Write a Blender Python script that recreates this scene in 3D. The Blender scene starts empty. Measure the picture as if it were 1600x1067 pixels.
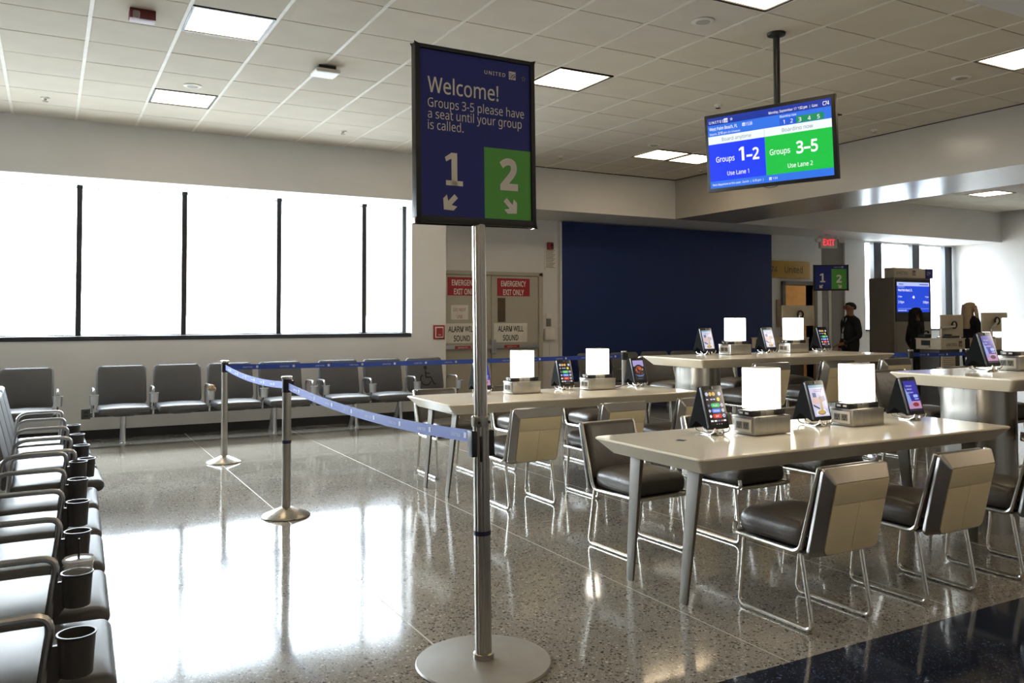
import bpy, bmesh, math, random
from mathutils import Matrix, Vector
random.seed(7)
PI = math.pi
S = bpy.context.scene
COL = S.collection

# ------------------------------------------------------------------ camera
cam_d = bpy.data.cameras.new('camera'); cam = bpy.data.objects.new('camera', cam_d); COL.objects.link(cam)
S.camera = cam
cam_d.sensor_width = 36.0; cam_d.lens = 1309.22 / 1600 * 36; cam_d.shift_y = -75.04 / 1600
cam_d.clip_start = .05; cam_d.clip_end = 300
def cam_axes(y, p, r):
    cy, sy, cp, sp = math.cos(y), math.sin(y), math.cos(p), math.sin(p)
    f = Vector((sy*cp, cy*cp, sp)); rt = Vector((cy, -sy, 0)); dn = f.cross(rt)
    return rt*math.cos(r) + dn*math.sin(r), -rt*math.sin(r) + dn*math.cos(r), f
R_, D_, F_ = cam_axes(.504564, .0287922, .00128992)
cam.matrix_world = Matrix(((R_.x, -D_.x, -F_.x, 0), (R_.y, -D_.y, -F_.y, 0), (R_.z, -D_.z, -F_.z, 1.40), (0, 0, 0, 1)))

# ------------------------------------------------------------------ world, exposure
SKY = 21.0          # bright overcast sky outside the windows
W = bpy.data.worlds.new('overcast'); S.world = W; W.use_nodes = True
bg = W.node_tree.nodes['Background']; bg.inputs[0].default_value = (.86, .93, 1, 1); bg.inputs[1].default_value = SKY
vs = S.view_settings
vs.view_transform = 'Standard'; vs.look = 'None'; vs.exposure = 0.95; vs.gamma = 1.0; vs.use_curve_mapping = False
CY = S.cycles
CY.use_denoising = True; CY.max_bounces = 9; CY.diffuse_bounces = 5; CY.glossy_bounces = 4; CY.transmission_bounces = 6
CY.transparent_max_bounces = 12; CY.caustics_reflective = False; CY.caustics_refractive = False
CY.sample_clamp_indirect = 6.0; CY.blur_glossy = .5
PANEL_L = 5.0      # radiance of the ceiling troffers
LAMP_L = 4.5       # radiance of the table lamp shades

def portal(loc, rot, sx, sy):
    d = bpy.data.lights.new('window_portal', 'AREA'); d.shape = 'RECTANGLE'; d.size = sx; d.size_y = sy
    d.cycles.is_portal = True
    o = bpy.data.objects.new('window_portal', d); COL.objects.link(o); o.location = loc; o.rotation_euler = rot
portal((-.8, 11.17, 2.07), (-PI/2, 0, 0), 10.4, 1.8)
portal((16.75, 12.05, 2.1), (-PI/2, 0, 0), 3.1, 1.95)

# ------------------------------------------------------------------ materials
def lin(h):
    h = h.lstrip('#'); o = []
    for i in (0, 2, 4):
        c = int(h[i:i+2], 16) / 255; o.append(c/12.92 if c <= .04045 else ((c+.055)/1.055)**2.4)
    return (*o, 1)
MATS = {}
def mat(name, col, rough=.5, metal=0.0, var=.06, scale=8.0, bump=0.0, bscale=60.0, coat=0.0, rvar=0.0, stretch=None):
    if name in MATS: return MATS[name]
    m = bpy.data.materials.new(name); m.use_nodes = True; nt = m.node_tree; n = nt.nodes; L = nt.links
    b = n['Principled BSDF']; c = lin(col)
    tc = n.new('ShaderNodeTexCoord'); nz = n.new('ShaderNodeTexNoise'); nz.inputs['Scale'].default_value = scale; nz.inputs['Detail'].default_value = 4
    src = tc.outputs['Object']
    if stretch:
        mp = n.new('ShaderNodeMapping'); mp.inputs['Scale'].default_value = stretch; L.new(src, mp.inputs[0]); src = mp.outputs[0]
    L.new(src, nz.inputs['Vector'])
    rp = n.new('ShaderNodeValToRGB')
    rp.color_ramp.elements[0].position = .3; rp.color_ramp.elements[1].position = .7
    rp.color_ramp.elements[0].color = tuple(x*(1-var) for x in c[:3]) + (1,)
    rp.color_ramp.elements[1].color = tuple(min(1, x*(1+var)) for x in c[:3]) + (1,)
    L.new(nz.outputs['Fac'], rp.inputs[0]); L.new(rp.outputs[0], b.inputs['Base Color'])
    b.inputs['Roughness'].default_value = rough; b.inputs['Metallic'].default_value = metal
    if coat: b.inputs['Coat Weight'].default_value = coat; b.inputs['Coat Roughness'].default_value = .1
    if rvar:
        mr = n.new('ShaderNodeMapRange'); mr.inputs['To Min'].default_value = max(.02, rough-rvar); mr.inputs['To Max'].default_value = rough+rvar
        L.new(nz.outputs['Fac'], mr.inputs[0]); L.new(mr.outputs[0], b.inputs['Roughness'])
    if bump:
        n2 = n.new('ShaderNodeTexNoise'); n2.inputs['Scale'].default_value = bscale; n2.inputs['Detail'].default_value = 3; L.new(src, n2.inputs['Vector'])
        bp = n.new('ShaderNodeBump'); bp.inputs['Strength'].default_value = bump; bp.inputs['Distance'].default_value = .01
        L.new(n2.outputs['Fac'], bp.inputs['Height']); L.new(bp.outputs[0], b.inputs['Normal'])
    MATS[name] = m; return m
def emit(col, k=1.0, lit=False):
    key = 'glow_%s_%g' % (col.lstrip('#'), k)
    if key in MATS: return MATS[key]
    m = bpy.data.materials.new(key); m.use_nodes = True; b = m.node_tree.nodes['Principled BSDF']
    b.inputs['Base Color'].default_value = (.01, .01, .01, 1); b.inputs['Roughness'].default_value = .25
    b.inputs['Emission Color'].default_value = lin(col); b.inputs['Emission Strength'].default_value = k if lit else k / 2**vs.exposure
    MATS[key] = m; return m
def terrazzo(name, base, dark, light, spec=.5, rough=.09):
    m = bpy.data.materials.new(name); m.use_nodes = True; nt = m.node_tree; n = nt.nodes; L = nt.links; b = n['Principled BSDF']
    tc = n.new('ShaderNodeTexCoord')
    def chips(scale, dist, frac):
        v = n.new('ShaderNodeTexVoronoi'); v.voronoi_dimensions = '3D'; v.inputs['Scale'].default_value = scale; L.new(tc.outputs['Object'], v.inputs['Vector'])
        a = n.new('ShaderNodeMath'); a.operation = 'LESS_THAN'; a.inputs[1].default_value = dist; L.new(v.outputs['Distance'], a.inputs[0])
        s = n.new('ShaderNodeSeparateColor'); L.new(v.outputs['Color'], s.inputs[0])
        t = n.new('ShaderNodeMath'); t.operation = 'LESS_THAN'; t.inputs[1].default_value = frac; L.new(s.outputs[0], t.inputs[0])
        k = n.new('ShaderNodeMath'); k.operation = 'MULTIPLY'; L.new(a.outputs[0], k.inputs[0]); L.new(t.outputs[0], k.inputs[1]); return k
    nz = n.new('ShaderNodeTexNoise'); nz.inputs['Scale'].default_value = 1.3; nz.inputs['Detail'].default_value = 6; L.new(tc.outputs['Object'], nz.inputs['Vector'])
    rp = n.new('ShaderNodeValToRGB'); c = lin(base)
    rp.color_ramp.elements[0].position = .3; rp.color_ramp.elements[1].position = .7
    rp.color_ramp.elements[0].color = tuple(x*.9 for x in c[:3])+(1,); rp.color_ramp.elements[1].color = tuple(x*1.08 for x in c[:3])+(1,)
    L.new(nz.outputs['Fac'], rp.inputs[0]); prev = rp.outputs[0]
    for (sc, ds, fr, cc) in ((52, .36, .26, dark), (85, .36, .3, dark), (48, .30, .2, light), (130, .35, .3, light)):
        k = chips(sc, ds, fr); x = n.new('ShaderNodeMix'); x.data_type = 'RGBA'
        L.new(k.outputs[0], x.inputs['Factor']); L.new(prev, x.inputs[6]); x.inputs[7].default_value = lin(cc); prev = x.outputs[2]
    L.new(prev, b.inputs['Base Color']); b.inputs['Roughness'].default_value = rough; b.inputs['Specular IOR Level'].default_value = spec
    wv = n.new('ShaderNodeTexNoise'); wv.inputs['Scale'].default_value = 2.2; wv.inputs['Detail'].default_value = 1; L.new(tc.outputs['Object'], wv.inputs['Vector'])
    bp = n.new('ShaderNodeBump'); bp.inputs['Strength'].default_value = .12; bp.inputs['Distance'].default_value = .012; L.new(wv.outputs['Fac'], bp.inputs['Height']); L.new(bp.outputs[0], b.inputs['Normal'])
    MATS[name] = m; return m
def glass_mat():
    m = bpy.data.materials.new('window_glass'); m.use_nodes = True; nt = m.node_tree; n = nt.nodes; L = nt.links
    out = n['Material Output']; n.remove(n['Principled BSDF'])
    tr = n.new('ShaderNodeBsdfTransparent'); tr.inputs[0].default_value = (.95, .97, .97, 1); gl = n.new('ShaderNodeBsdfGlossy'); gl.inputs['Roughness'].default_value = .02
    lw = n.new('ShaderNodeLayerWeight'); lw.inputs[0].default_value = .5; pw = n.new('ShaderNodeMath'); pw.operation = 'POWER'; pw.inputs[1].default_value = 5
    fr = n.new('ShaderNodeMath'); fr.operation = 'MULTIPLY_ADD'; fr.inputs[1].default_value = .8; fr.inputs[2].default_value = .04; mx = n.new('ShaderNodeMixShader')
    L.new(lw.outputs['Facing'], pw.inputs[0]); L.new(pw.outputs[0], fr.inputs[0]); L.new(fr.outputs[0], mx.inputs[0]); L.new(tr.outputs[0], mx.inputs[1]); L.new(gl.outputs[0], mx.inputs[2]); L.new(mx.outputs[0], out.inputs[0])
    return m
M_FLOOR = terrazzo('terrazzo_beige', '#8a857c', '#34302b', '#b5aea0', spec=.8)
M_NAVY = terrazzo('terrazzo_navy', '#1a2030', '#0b0e16', '#3d4a63')
M_JOINT = mat('zinc_strip', '#a5a094', .35, .2)
M_WALL = mat('wall_paint', '#dad9d8', .55, var=.02, scale=3, bump=.05, bscale=180)
M_BEAM = mat('gloss_paint', '#aaa49a', .22, var=.03, scale=3, bump=.06, bscale=25)
M_TILE = mat('ceiling_tile', '#d4cbbc', .9, var=.035, scale=2.5, bump=.25, bscale=160)
M_TEE = mat('ceiling_tee', '#e4dfd3', .5)
M_VOID = mat('ceiling_void', '#3a3733', .9)
M_BLUE = mat('blue_wall', '#0a2862', .6, var=.04)
M_DARK = mat('black_metal', '#1d1e20', .4, .3)
M_SILL = mat('dark_anodised', '#36383b', .35, .5)
M_BASE = mat('black_base', '#15161a', .5)
M_GLASS = glass_mat()
M_STEEL = mat('brushed_steel', '#a8a49c', .3, 1.0, var=.05, scale=40, stretch=(1, 1, .05), rvar=.08)
M_CHROME = mat('satin_chrome', '#d6d2ca', .24, 1.0, var=.02)
M_FRAME = mat('chair_frame_metal', '#a3a09d', .3, 1.0, var=.04, rvar=.06)
M_LEATH = mat('dark_leather', '#4a433c', .36, var=.08, scale=14, bump=.18, bscale=38)
M_VINYL = mat('grey_vinyl', '#464647', .42, var=.05, scale=10, bump=.05, bscale=200)
M_VBACK = mat('grey_back_vinyl', '#58595c', .55, var=.04, bump=.05, bscale=200)
M_CREAM = mat('cream_shell', '#d2c5a4', .45, var=.03)
M_TOP = mat('cream_solid_surface', '#f0e7d3', .13, var=.02, scale=5)
M_TEDGE = M_TOP
M_LEGM = mat('table_leg_metal', '#5f594f', .5, .25, var=.04)
M_ALU = mat('bench_aluminium', '#b6b6b6', .3, 1.0, var=.03)
M_DGREY = mat('dark_grey_plastic', '#3a3a3b', .4)
M_BLACK = mat('black_plastic', '#0d0d0e', .4)
M_BLKF = mat('black_fabric', '#060607', .9, bump=.1, bscale=300); M_BLKF.node_tree.nodes['Principled BSDF'].inputs['Specular IOR Level'].default_value = .15
M_WHITE = mat('white_plastic', '#dedad2', .4)
M_PAPER = mat('white_paper', '#e2dfd6', .8)
M_RED = mat('red_plastic', '#8f1d1f', .4)
M_REDS = mat('sign_red', '#a3202b', .5, var=.02)
M_GREEN = mat('sign_green', '#57a845', .5, var=.02)
M_SBLUE = mat('sign_blue', '#1f2a7e', .6, var=.02)
M_INK = mat('black_ink', '#141414', .6)
M_WINK = mat('white_ink', '#e6e1d8', .6)
M_GINK = mat('grey_ink', '#7a7770', .6)
M_BELT = mat('belt_blue', '#23439f', .55, var=.05, scale=60, bump=.15, bscale=500)
M_BINK = mat('belt_print', '#c3cbe4', .6)
M_NBAND = mat('navy_band', '#141a3c', .5)
M_YEL = mat('sign_yellow', '#b08a2a', .5, var=.02)
M_DOOR = mat('door_paint', '#b3ad9f', .45, var=.02)
M_BROWN = mat('brown_glass', '#5b4a38', .15)
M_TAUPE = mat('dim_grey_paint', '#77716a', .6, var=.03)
M_WARM = mat('warm_timber', '#a89478', .5, var=.08)
M_SKIN = mat('skin', '#8f6048', .5, var=.03); M_SKIN2 = mat('skin_fair', '#b98a70', .5, var=.03)
M_NAVYC = mat('navy_cloth', '#101218', .8, var=.1)
M_BLKC = mat('black_cloth', '#0c0c0f', .85, var=.1)
M_HAIRD = mat('dark_hair', '#0b0908', .85, var=.3, scale=60); M_HAIRB = mat('blonde_hair', '#b59a72', .45, var=.2, scale=60)
M_PODC = mat('podium_cream', '#c9bea9', .45); M_PODG = mat('podium_grey', '#45433f', .5)
M_KIOSK = mat('kiosk_grey', '#847e73', .45); M_SCRG = mat('dark_screen_glass', '#131313', .08)
M_CUP = mat('napkin_tan', '#c9b294', .8)
M_CLEAR = None
def clear_plastic():
    m = bpy.data.materials.new('clear_plastic'); m.use_nodes = True; nt = m.node_tree; n = nt.nodes; L = nt.links
    b = n['Principled BSDF']; b.inputs['Base Color'].default_value = (.9, .92, .94, 1); b.inputs['Roughness'].default_value = .12
    tr = n.new('ShaderNodeBsdfTransparent'); mx = n.new('ShaderNodeMixShader'); mx.inputs[0].default_value = .35
    L.new(tr.outputs[0], mx.inputs[1]); L.new(b.outputs[0], mx.inputs[2]); L.new(mx.outputs[0], n['Material Output'].inputs[0]); return m
M_CLEAR = clear_plastic()

# ------------------------------------------------------------------ mesh helpers
import os
def load_font():
    try: return bpy.data.fonts.load(os.path.join(bpy.utils.system_resource('DATAFILES', path='fonts'), 'NotoSansHebrew-Regular.woff2'))
    except Exception: return None
FONT = load_font()
def text_geo(s, size, bold=0.0, align='LEFT', cache={}):
    bold *= .55
    k = (s, bold)
    if k not in cache:
        c = bpy.data.curves.new('t', 'FONT'); c.body = s; c.size = 1; c.space_character = 1.22 if s == 'UNITED' else 1.0; c.offset = bold; c.resolution_u = 2; c.fill_mode = 'FRONT'
        if FONT: c.font = FONT
        o = bpy.data.objects.new('t', c); me = o.to_mesh()
        vs_ = [(v.co.x, v.co.y) for v in me.vertices]; fs_ = [tuple(p.vertices) for p in me.polygons]
        o.to_mesh_clear(); bpy.data.objects.remove(o); bpy.data.curves.remove(c)
        x0 = min(v[0] for v in vs_); x1 = max(v[0] for v in vs_)
        cache[k] = ([(a-x0, b) for a, b in vs_], fs_, x1-x0)
    v, f, w = cache[k]
    dx = {'LEFT': 0, 'CENTER': -w/2, 'RIGHT': -w}[align]
    return [((a+dx)*size, b*size) for a, b in v], f, w*size

class MB:
    def __init__(s): s.v = []; s.f = []; s.m = []
    def add(s, vs_, fs_, mi=0):
        b = len(s.v); s.v += [tuple(x) for x in vs_]; s.f += [tuple(i+b for i in f) for f in fs_]; s.m += [mi]*len(fs_); return s
    def box(s, x0, x1, y0, y1, z0, z1, mi=0):
        p = [(x, y, z) for z in (z0, z1) for y in (y0, y1) for x in (x0, x1)]
        return s.add(p, [(0, 2, 3, 1), (4, 5, 7, 6), (0, 1, 5, 4), (2, 6, 7, 3), (0, 4, 6, 2), (1, 3, 7, 5)], mi)
    def loft(s, loops, cap0=True, cap1=True, mi=0, closed=False):
        n = len(loops[0]); vs_ = [p for l in loops for p in l]; fs_ = []
        K = len(loops)
        for i in range(K if closed else K-1):
            a, b = i*n, ((i+1) % K)*n
            for j in range(n): k = (j+1) % n; fs_.append((a+j, a+k, b+k, b+j))
        if not closed:
            if cap0: fs_.append(tuple(reversed(range(n))))
            if cap1: fs_.append(tuple(range((K-1)*n, K*n)))
        return s.add(vs_, fs_, mi)
    def tube(s, path, r, n=8, mi=0, closed=False, flat=1.0):
        P = [Vector(p) for p in path]; K = len(P); loops = []; up = None
        for i in range(K):
            if closed: t = P[(i+1) % K]-P[i-1]
            else: t = P[min(i+1, K-1)]-P[max(i-1, 0)]
            t.normalize()
            if up is None:
                up = Vector((0, 0, 1)) if abs(t.z) < .9 else Vector((1, 0, 0))
            x = up.cross(t)
            if x.length < 1e-4: x = Vector((1, 0, 0)).cross(t)
            x.normalize(); up = t.cross(x)
            rr = r[i] if isinstance(r, (list, tuple)) else r
            loops.append([P[i] + x*math.cos(2*PI*j/n)*rr + up*math.sin(2*PI*j/n)*rr*flat for j in range(n)])
        return s.loft(loops, mi=mi, closed=closed)
    def lathe(s, prof, n=24, c=(0, 0, 0), mi=0, cap0=True, cap1=True):
        loops = [[(c[0]+r*math.cos(2*PI*j/n), c[1]+r*math.sin(2*PI*j/n), c[2]+z) for j in range(n)] for r, z in prof]
        return s.loft(loops, cap0, cap1, mi)
    def prism(s, poly, lo, hi, axis='x', mi=0):   # poly in the two other axes
        def P(a, b, h): return {'x': (h, a, b), 'y': (a, h, b), 'z': (a, b, h)}[axis]
        return s.loft([[P(a, b, lo) for a, b in poly], [P(a, b, hi) for a, b in poly]], mi=mi)
    def rbox(s, cx, cy, cz, sx, sy, sz, r, n=8, bulge=0.0, mi=0, M=None, rx=None):
        hx, hy, hz = sx/2, sy/2, sz/2; vs_ = []; fs_ = []; idx = {}
        rr = min(r, hx, hy, hz)
        def g(i):
            return -1+2*i/n
        def warp(p, h):   # concentrate grid lines near the rounded edges
            a = 1-2*rr/h/2 if h > rr else 0
            return p
        def pt(u, v, w):
            q = Vector((u*hx, v*hy, w*hz))
            c = Vector((max(-hx+rr, min(hx-rr, q.x)), max(-hy+rr, min(hy-rr, q.y)), max(-hz+rr, min(hz-rr, q.z))))
            d = q-c
            if d.length > 1e-9: d.normalize(); q = c+d*rr
            if bulge and w > 0: q.z += bulge*(1-u*u)*(1-v*v)*w
            q += Vector((cx, cy, cz))
            return (M @ q) if M else q
        def grid(h):   # parameter positions with extra rings inside the corner radius
            e = rr/h if h > 0 else 1
            inner = [(-1+e)+(2-2*e)*k/4 for k in range(5)]
            return [-1, -1+e*.25, -1+e*.6] + inner + [1-e*.6, 1-e*.25, 1]
        GX, GY, GZ = grid(hx), grid(hy), grid(hz)
        def vid(p):
            k = (round(p[0], 5), round(p[1], 5), round(p[2], 5))
            if k not in idx: idx[k] = len(vs_); vs_.append(pt(*p))
            return idx[k]
        for w in (-1, 1):
            for (A, B, f) in ((GX, GY, lambda a, b: (a, b, w)), (GY, GZ, lambda a, b: (w, a, b)), (GZ, GX, lambda a, b: (b, w, a))):
                for i in range(len(A)-1):
                    for j in range(len(B)-1):
                        q = [vid(f(A[i], B[j])), vid(f(A[i+1], B[j])), vid(f(A[i+1], B[j+1])), vid(f(A[i], B[j+1]))]
                        if len(set(q)) == 4: fs_.append(tuple(q) if w > 0 else tuple(reversed(q)))
        return s.add(vs_, fs_, mi)
    # flat artwork in a local u (x) / v (z) plane facing -y; layer = printed order
    def flat(s, pts, layer=1, mi=0):
        return s.add([(a, -layer*.0006, b) for a, b in pts], [tuple(range(len(pts)))], mi)
    def rect(s, u0, v0, u1, v1, layer=1, mi=0): return s.flat([(u0, v0), (u1, v0), (u1, v1), (u0, v1)], layer, mi)
    def disc(s, u, v, r, layer=1, mi=0, n=16, ry=None):
        ry = ry or r; return s.flat([(u+r*math.cos(2*PI*k/n), v+ry*math.sin(2*PI*k/n)) for k in range(n)], layer, mi)
    def pill(s, u0, v0, u1, v1, layer=1, mi=0, n=8):
        r = (v1-v0)/2; c = (v0+v1)/2
        p = [(u1-r+r*math.cos(a), c+r*math.sin(a)) for a in [-PI/2+PI*k/n for k in range(n+1)]] + [(u0+r+r*math.cos(a), c+r*math.sin(a)) for a in [PI/2+PI*k/n for k in range(n+1)]]
        return s.flat(p, layer, mi)
    def text(s, t, u, v, size, layer=2, mi=0, bold=0.0, align='LEFT', sx=1.0):
        vv, ff, w = text_geo(t, size, bold, align)
        s.add([(u+a*sx, -layer*.0006, v+b) for a, b in vv], ff, mi); return w*sx
    def poly(s, pts, layer=2, mi=0): return s.flat(pts, layer, mi)
    def xf(s, M): s.v = [tuple(M @ Vector(p)) for p in s.v]; return s
    def mesh(s, name, mats, bevel=0, smooth=35):
        me = bpy.data.meshes.new(name); me.from_pydata(s.v, [], s.f)
        for m in (mats if isinstance(mats, (list, tuple)) else [mats]): me.materials.append(m)
        me.polygons.foreach_set('material_index', s.m); me.update()
        if bevel:
            bm = bmesh.new(); bm.from_mesh(me); bmesh.ops.remove_doubles(bm, verts=bm.verts, dist=1e-6); bm.normal_update()
            es = [e for e in bm.edges if e.is_manifold and e.calc_face_angle(0) > .5]
            bmesh.ops.bevel(bm, geom=es, offset=bevel, segments=2, affect='EDGES', profile=.6, clamp_overlap=True)
            bm.to_mesh(me); bm.free()
        if smooth:
            me.polygons.foreach_set('use_smooth', [True]*len(me.polygons)); me.set_sharp_from_angle(angle=math.radians(smooth))
        return me
    def build(s, name, mats, parent=None, bevel=0, smooth=35, label=None):
        o = bpy.data.objects.new(name, s.mesh(name, mats, bevel, smooth)); COL.objects.link(o)
        if parent: o.parent = parent
        if label: o['label'] = label
        return o
def fillet(path, r, n=5, closed=False):
    P = [Vector(p) for p in path]; out = []; K = len(P)
    for i in range(K):
        if not closed and i in (0, K-1): out.append(P[i]); continue
        a, b, c = P[i-1], P[i], P[(i+1) % K]
        u = (a-b); w = (c-b); rr = min(r, u.length*.48, w.length*.48); u.normalize(); w.normalize()
        p0, p1 = b+u*rr, b+w*rr
        for k in range(n+1):
            t = k/n; out.append(p0*(1-t)**2 + b*2*t*(1-t) + p1*t*t)
    return out
def rrect2(x0, x1, y0, y1, r, n=5):
    o = []
    for cx, cy, a0 in ((x1-r, y1-r, 0), (x0+r, y1-r, PI/2), (x0+r, y0+r, PI), (x1-r, y0+r, 1.5*PI)):
        for k in range(n+1): a = a0+PI/2*k/n; o.append((cx+r*math.cos(a), cy+r*math.sin(a)))
    return o
def tag(o, label=None, cat=None, group=None, kind=None):
    if label: o['label'] = label
    if cat: o['category'] = cat
    if group: o['group'] = group
    if kind: o['kind'] = kind
    return o
def thing(name, label, cat, loc=(0, 0, 0), rz=0.0, group=None):
    o = bpy.data.objects.new(name, None); COL.objects.link(o); o.location = loc; o.rotation_euler = (0, 0, rz); o.empty_display_size = .1
    return tag(o, label, cat, group)
KIDS = {}
def dup(root, loc=None, rz=None, label=None, parent=None):
    r = root.copy(); COL.objects.link(r)
    if parent is not None: r.parent = parent
    if loc is not None: r.location = loc
    if rz is not None: r.rotation_euler = (0, 0, rz)
    if label: r['label'] = label
    for ch in list(root.children): dup(ch, parent=r)
    return r
def struct(name, mb, m, parent=None, **k):
    o = mb.build(name, m, parent, **k)
    if not parent: o['kind'] = 'structure'
    return o
def logo(mb, u, v, s, bgm, fgm, layer=2):
    """square tile with a globe grid of arcs"""
    mb.rect(u, v, u+s, v+s, layer, bgm)
    for k, rr in ((0, .45), (1, .72), (2, 1.0)):
        for j in range(6):
            a0, a1 = PI/2*j/6, PI/2*(j+1)/6
            pts = [(u+s*(.98-(rr-.05)*math.sin(a0)), v+s*(.02+(rr-.05)*math.cos(a0)*.95)), (u+s*(.98-(rr-.05)*math.sin(a1)), v+s*(.02+(rr-.05)*math.cos(a1)*.95)),
                   (u+s*(.98-min(.96, rr+.03)*math.sin(a1)), v+s*(.02+min(.96, rr+.03)*math.cos(a1)*.95)), (u+s*(.98-min(.96, rr+.03)*math.sin(a0)), v+s*(.02+min(.96, rr+.03)*math.cos(a0)*.95))]
            mb.poly(pts, layer+1, fgm)
    for k in (.3, .55, .8):
        mb.poly([(u+s*.04, v+s*(k-.03)), (u+s*.96, v+s*(k*.55)), (u+s*.96, v+s*(k*.55+.05)), (u+s*.04, v+s*(k+.03))], layer+1, fgm)
def star(mb, u, v, r, mi, layer=2):
    for k in range(5):
        a = PI/2+2*PI*k/5
        mb.poly([(u+r*math.cos(a), v+r*math.sin(a)), (u+.45*r*math.cos(a+.62), v+.45*r*math.sin(a+.62)), (u+.3*r*math.cos(a), v+.3*r*math.sin(a)), (u+.45*r*math.cos(a-.62), v+.45*r*math.sin(a-.62))], layer, mi)
def arrow(mb, u, v, s, ang, mi, layer=3):
    pts = [(-.5, -.14), (.02, -.14), (-.16, -.42), (.14, -.42), (.52, 0), (.14, .42), (-.16, .42), (.02, .14), (-.5, .14)]
    c, q = math.cos(ang), math.sin(ang)
    P = [(u+s*(a*c-b*q), v+s*(a*q+b*c)) for a, b in pts]
    mb.poly([P[1], P[4], P[7]][:0] or [P[0], P[1], P[7], P[8]], layer, mi); mb.poly([P[2], P[3], P[4], P[1]], layer, mi); mb.poly([P[4], P[5], P[6], P[7]], layer, mi); mb.poly([P[1], P[4], P[7]], layer, mi)

def one(mb, u, v, h, mi, layer=3, base=True):
    """bold numeral 1 of height h centred on u"""
    w = h*.2
    mb.rect(u-w*.35, v, u+w*.65, v+h, layer, mi)
    mb.poly([(u-w*.35, v+h), (u-w*1.45, v+h*.85), (u-w*1.25, v+h*.72), (u-w*.35, v+h*.82)], layer, mi)
    if base: mb.rect(u-w*1.3, v, u+w*1.6, v+h*.15, layer, mi)
# ------------------------------------------------------------------ room shell
YW, XB0, XB1, XR, ZC, ZL, YC = 10.87, 9.115, 10.45, 18.3, 3.69, 3.037, 2.62
TP = .6336
XL, YB = -6.0, -7.0
struct('floor', MB().box(XL, XR, 2.47, 12.2, -.1, 0), M_FLOOR, smooth=0)
fl = bpy.data.objects['floor']
for k in range(-3, 14):
    struct('divider_strip', MB().box(1.46+1.19*k-.004, 1.46+1.19*k+.004, 2.47, 12.0, -.002, .0004), M_JOINT, fl, smooth=0)
for y in (4.97, 8.45):
    struct('divider_strip', MB().box(XL, XR, y-.0012, y+.0012, -.002, .0002), M_JOINT, fl, smooth=0)
struct('floor_border', MB().box(XL, XR, YB, 2.47, -.1, 0), M_NAVY, smooth=0)
struct('ground', MB().box(-80, 90, 13.5, 160, -4.2, -4.0), mat('apron_concrete', '#868684', .8), smooth=0)
eb = struct('exterior_building', MB().box(2.2, 60, 30, 50, -4.0, 13).box(1.9, 60, 29.6, 50, 13, 13.6), mat('exterior_panel', '#b9bcc0', .7, var=.03), smooth=0)
struct('fascia', MB().box(2.1, 60, 29.7, 30, 7.1, 7.6), M_SILL, eb, smooth=0)
for k in range(9): struct('exterior_window', MB().box(4+k*5, 7+k*5, 29.95, 30.02, 1.5, 4.5), M_BROWN, eb, smooth=0)
# window wall: the stretch under the window, the pier, the lintel along the whole line
w = MB().box(XL, 4.93, YW, 11.25, 0, 1.137).box(4.41, 4.93, YW, 11.25, 1.137, ZL)
struct('wall_north', w, M_WALL, smooth=0)
struct('lintel', MB().box(XL, 4.93, YW, 11.25, ZL, ZC+.15).box(4.93, XR, YW, 12.2, ZL, ZC+.15), M_WALL, smooth=0)
struct('wall_alcove', MB().box(4.73, 4.93, 11.25, 12.2, 0, ZL).box(4.93, 12.83, 12.02, 12.2, 0, ZL).box(13.66, 13.93, 12.02, 12.2, 0, ZL).box(12.83, 13.66, 12.02, 12.2, 2.05, ZL)
       .box(14.61, 15.24, 12.0, 12.2, 0, ZL).box(15.24, XR, 12.02, 12.2, 0, 1.11).box(15.24, XR, 12.02, 12.2, 3.0, ZL), M_WALL, smooth=0)
struct('alcove_dark_panel', MB().box(13.93, 14.61, 12.04, 12.2, 0, ZL), M_TAUPE, smooth=0)  # dark grey panel filling this stretch of the alcove wall
struct('wall_east', MB().box(XR, XR+.2, YB, 12.2, 0, ZC+.15), M_WALL, smooth=0)
struct('wall_west', MB().box(XL-.2, XL, YB, 12.2, 0, ZC+.15), M_WALL, smooth=0)
struct('wall_south', MB().box(XL, XR, YB-.2, YB, 0, ZC+.15), M_WALL, smooth=0)
struct('baseboard_north', MB().box(XL, 4.93, YW-.012, YW, 0, .105).box(4.93, 12.8, 12.008, 12.02, 0, .105), M_BASE, smooth=0)
# beam between the two bays and the low corridor ceiling
struct('beam', MB().box(XB0, XB1, YC, YW, ZL, ZC+.15), M_BEAM, smooth=0)
struct('corridor_ceiling', MB().box(XL, XR, YB, YC, ZL, ZL+.7), M_WALL, smooth=0)
struct('trim_2', MB().box(XB0-.006, XB0, YC, YW, ZC-.012, ZC).box(4.93, XB0, YW-.006, YW, ZC-.012, ZC), M_DARK, smooth=0)
# ceiling of lay-in tiles
ceil = struct('ceiling', MB().box(XL, XB0, YC, YW, ZC+.03, ZC+.1), M_VOID, smooth=0)
LIGHTS = {(0, 13): 1, (3, 13): 1, (7, 13): 1}
xk = lambda k: XB0-TP*k          # tile k spans xk(k+1)..xk(k)
yk = lambda k: YW-TP*k
lights = {(12, 2), (12, 6), (7, 2), (7, 6), (7, 10), (2, 2), (1, 2), (2, 10), (12, 10), (17, 2), (17, 6), (2, 6)}
tile_me = MB().box(-TP/2+.004, TP/2-.004, -TP/2+.0045, TP/2-.0045, 0, .018).mesh('ceiling_tile', M_TILE, bevel=.003, smooth=0)
def tile(parent, x, y):
    o = bpy.data.objects.new('ceiling_tile', tile_me); COL.objects.link(o); o.parent = parent; o.location = (x, y, ZC+random.uniform(-.0008, .0008)); return o
NX, NY = 17, 13
for i in range(NX):
    for j in range(NY):
        if (i, j) not in lights: tile(ceil, xk(i+.5), yk(j+.5))
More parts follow.
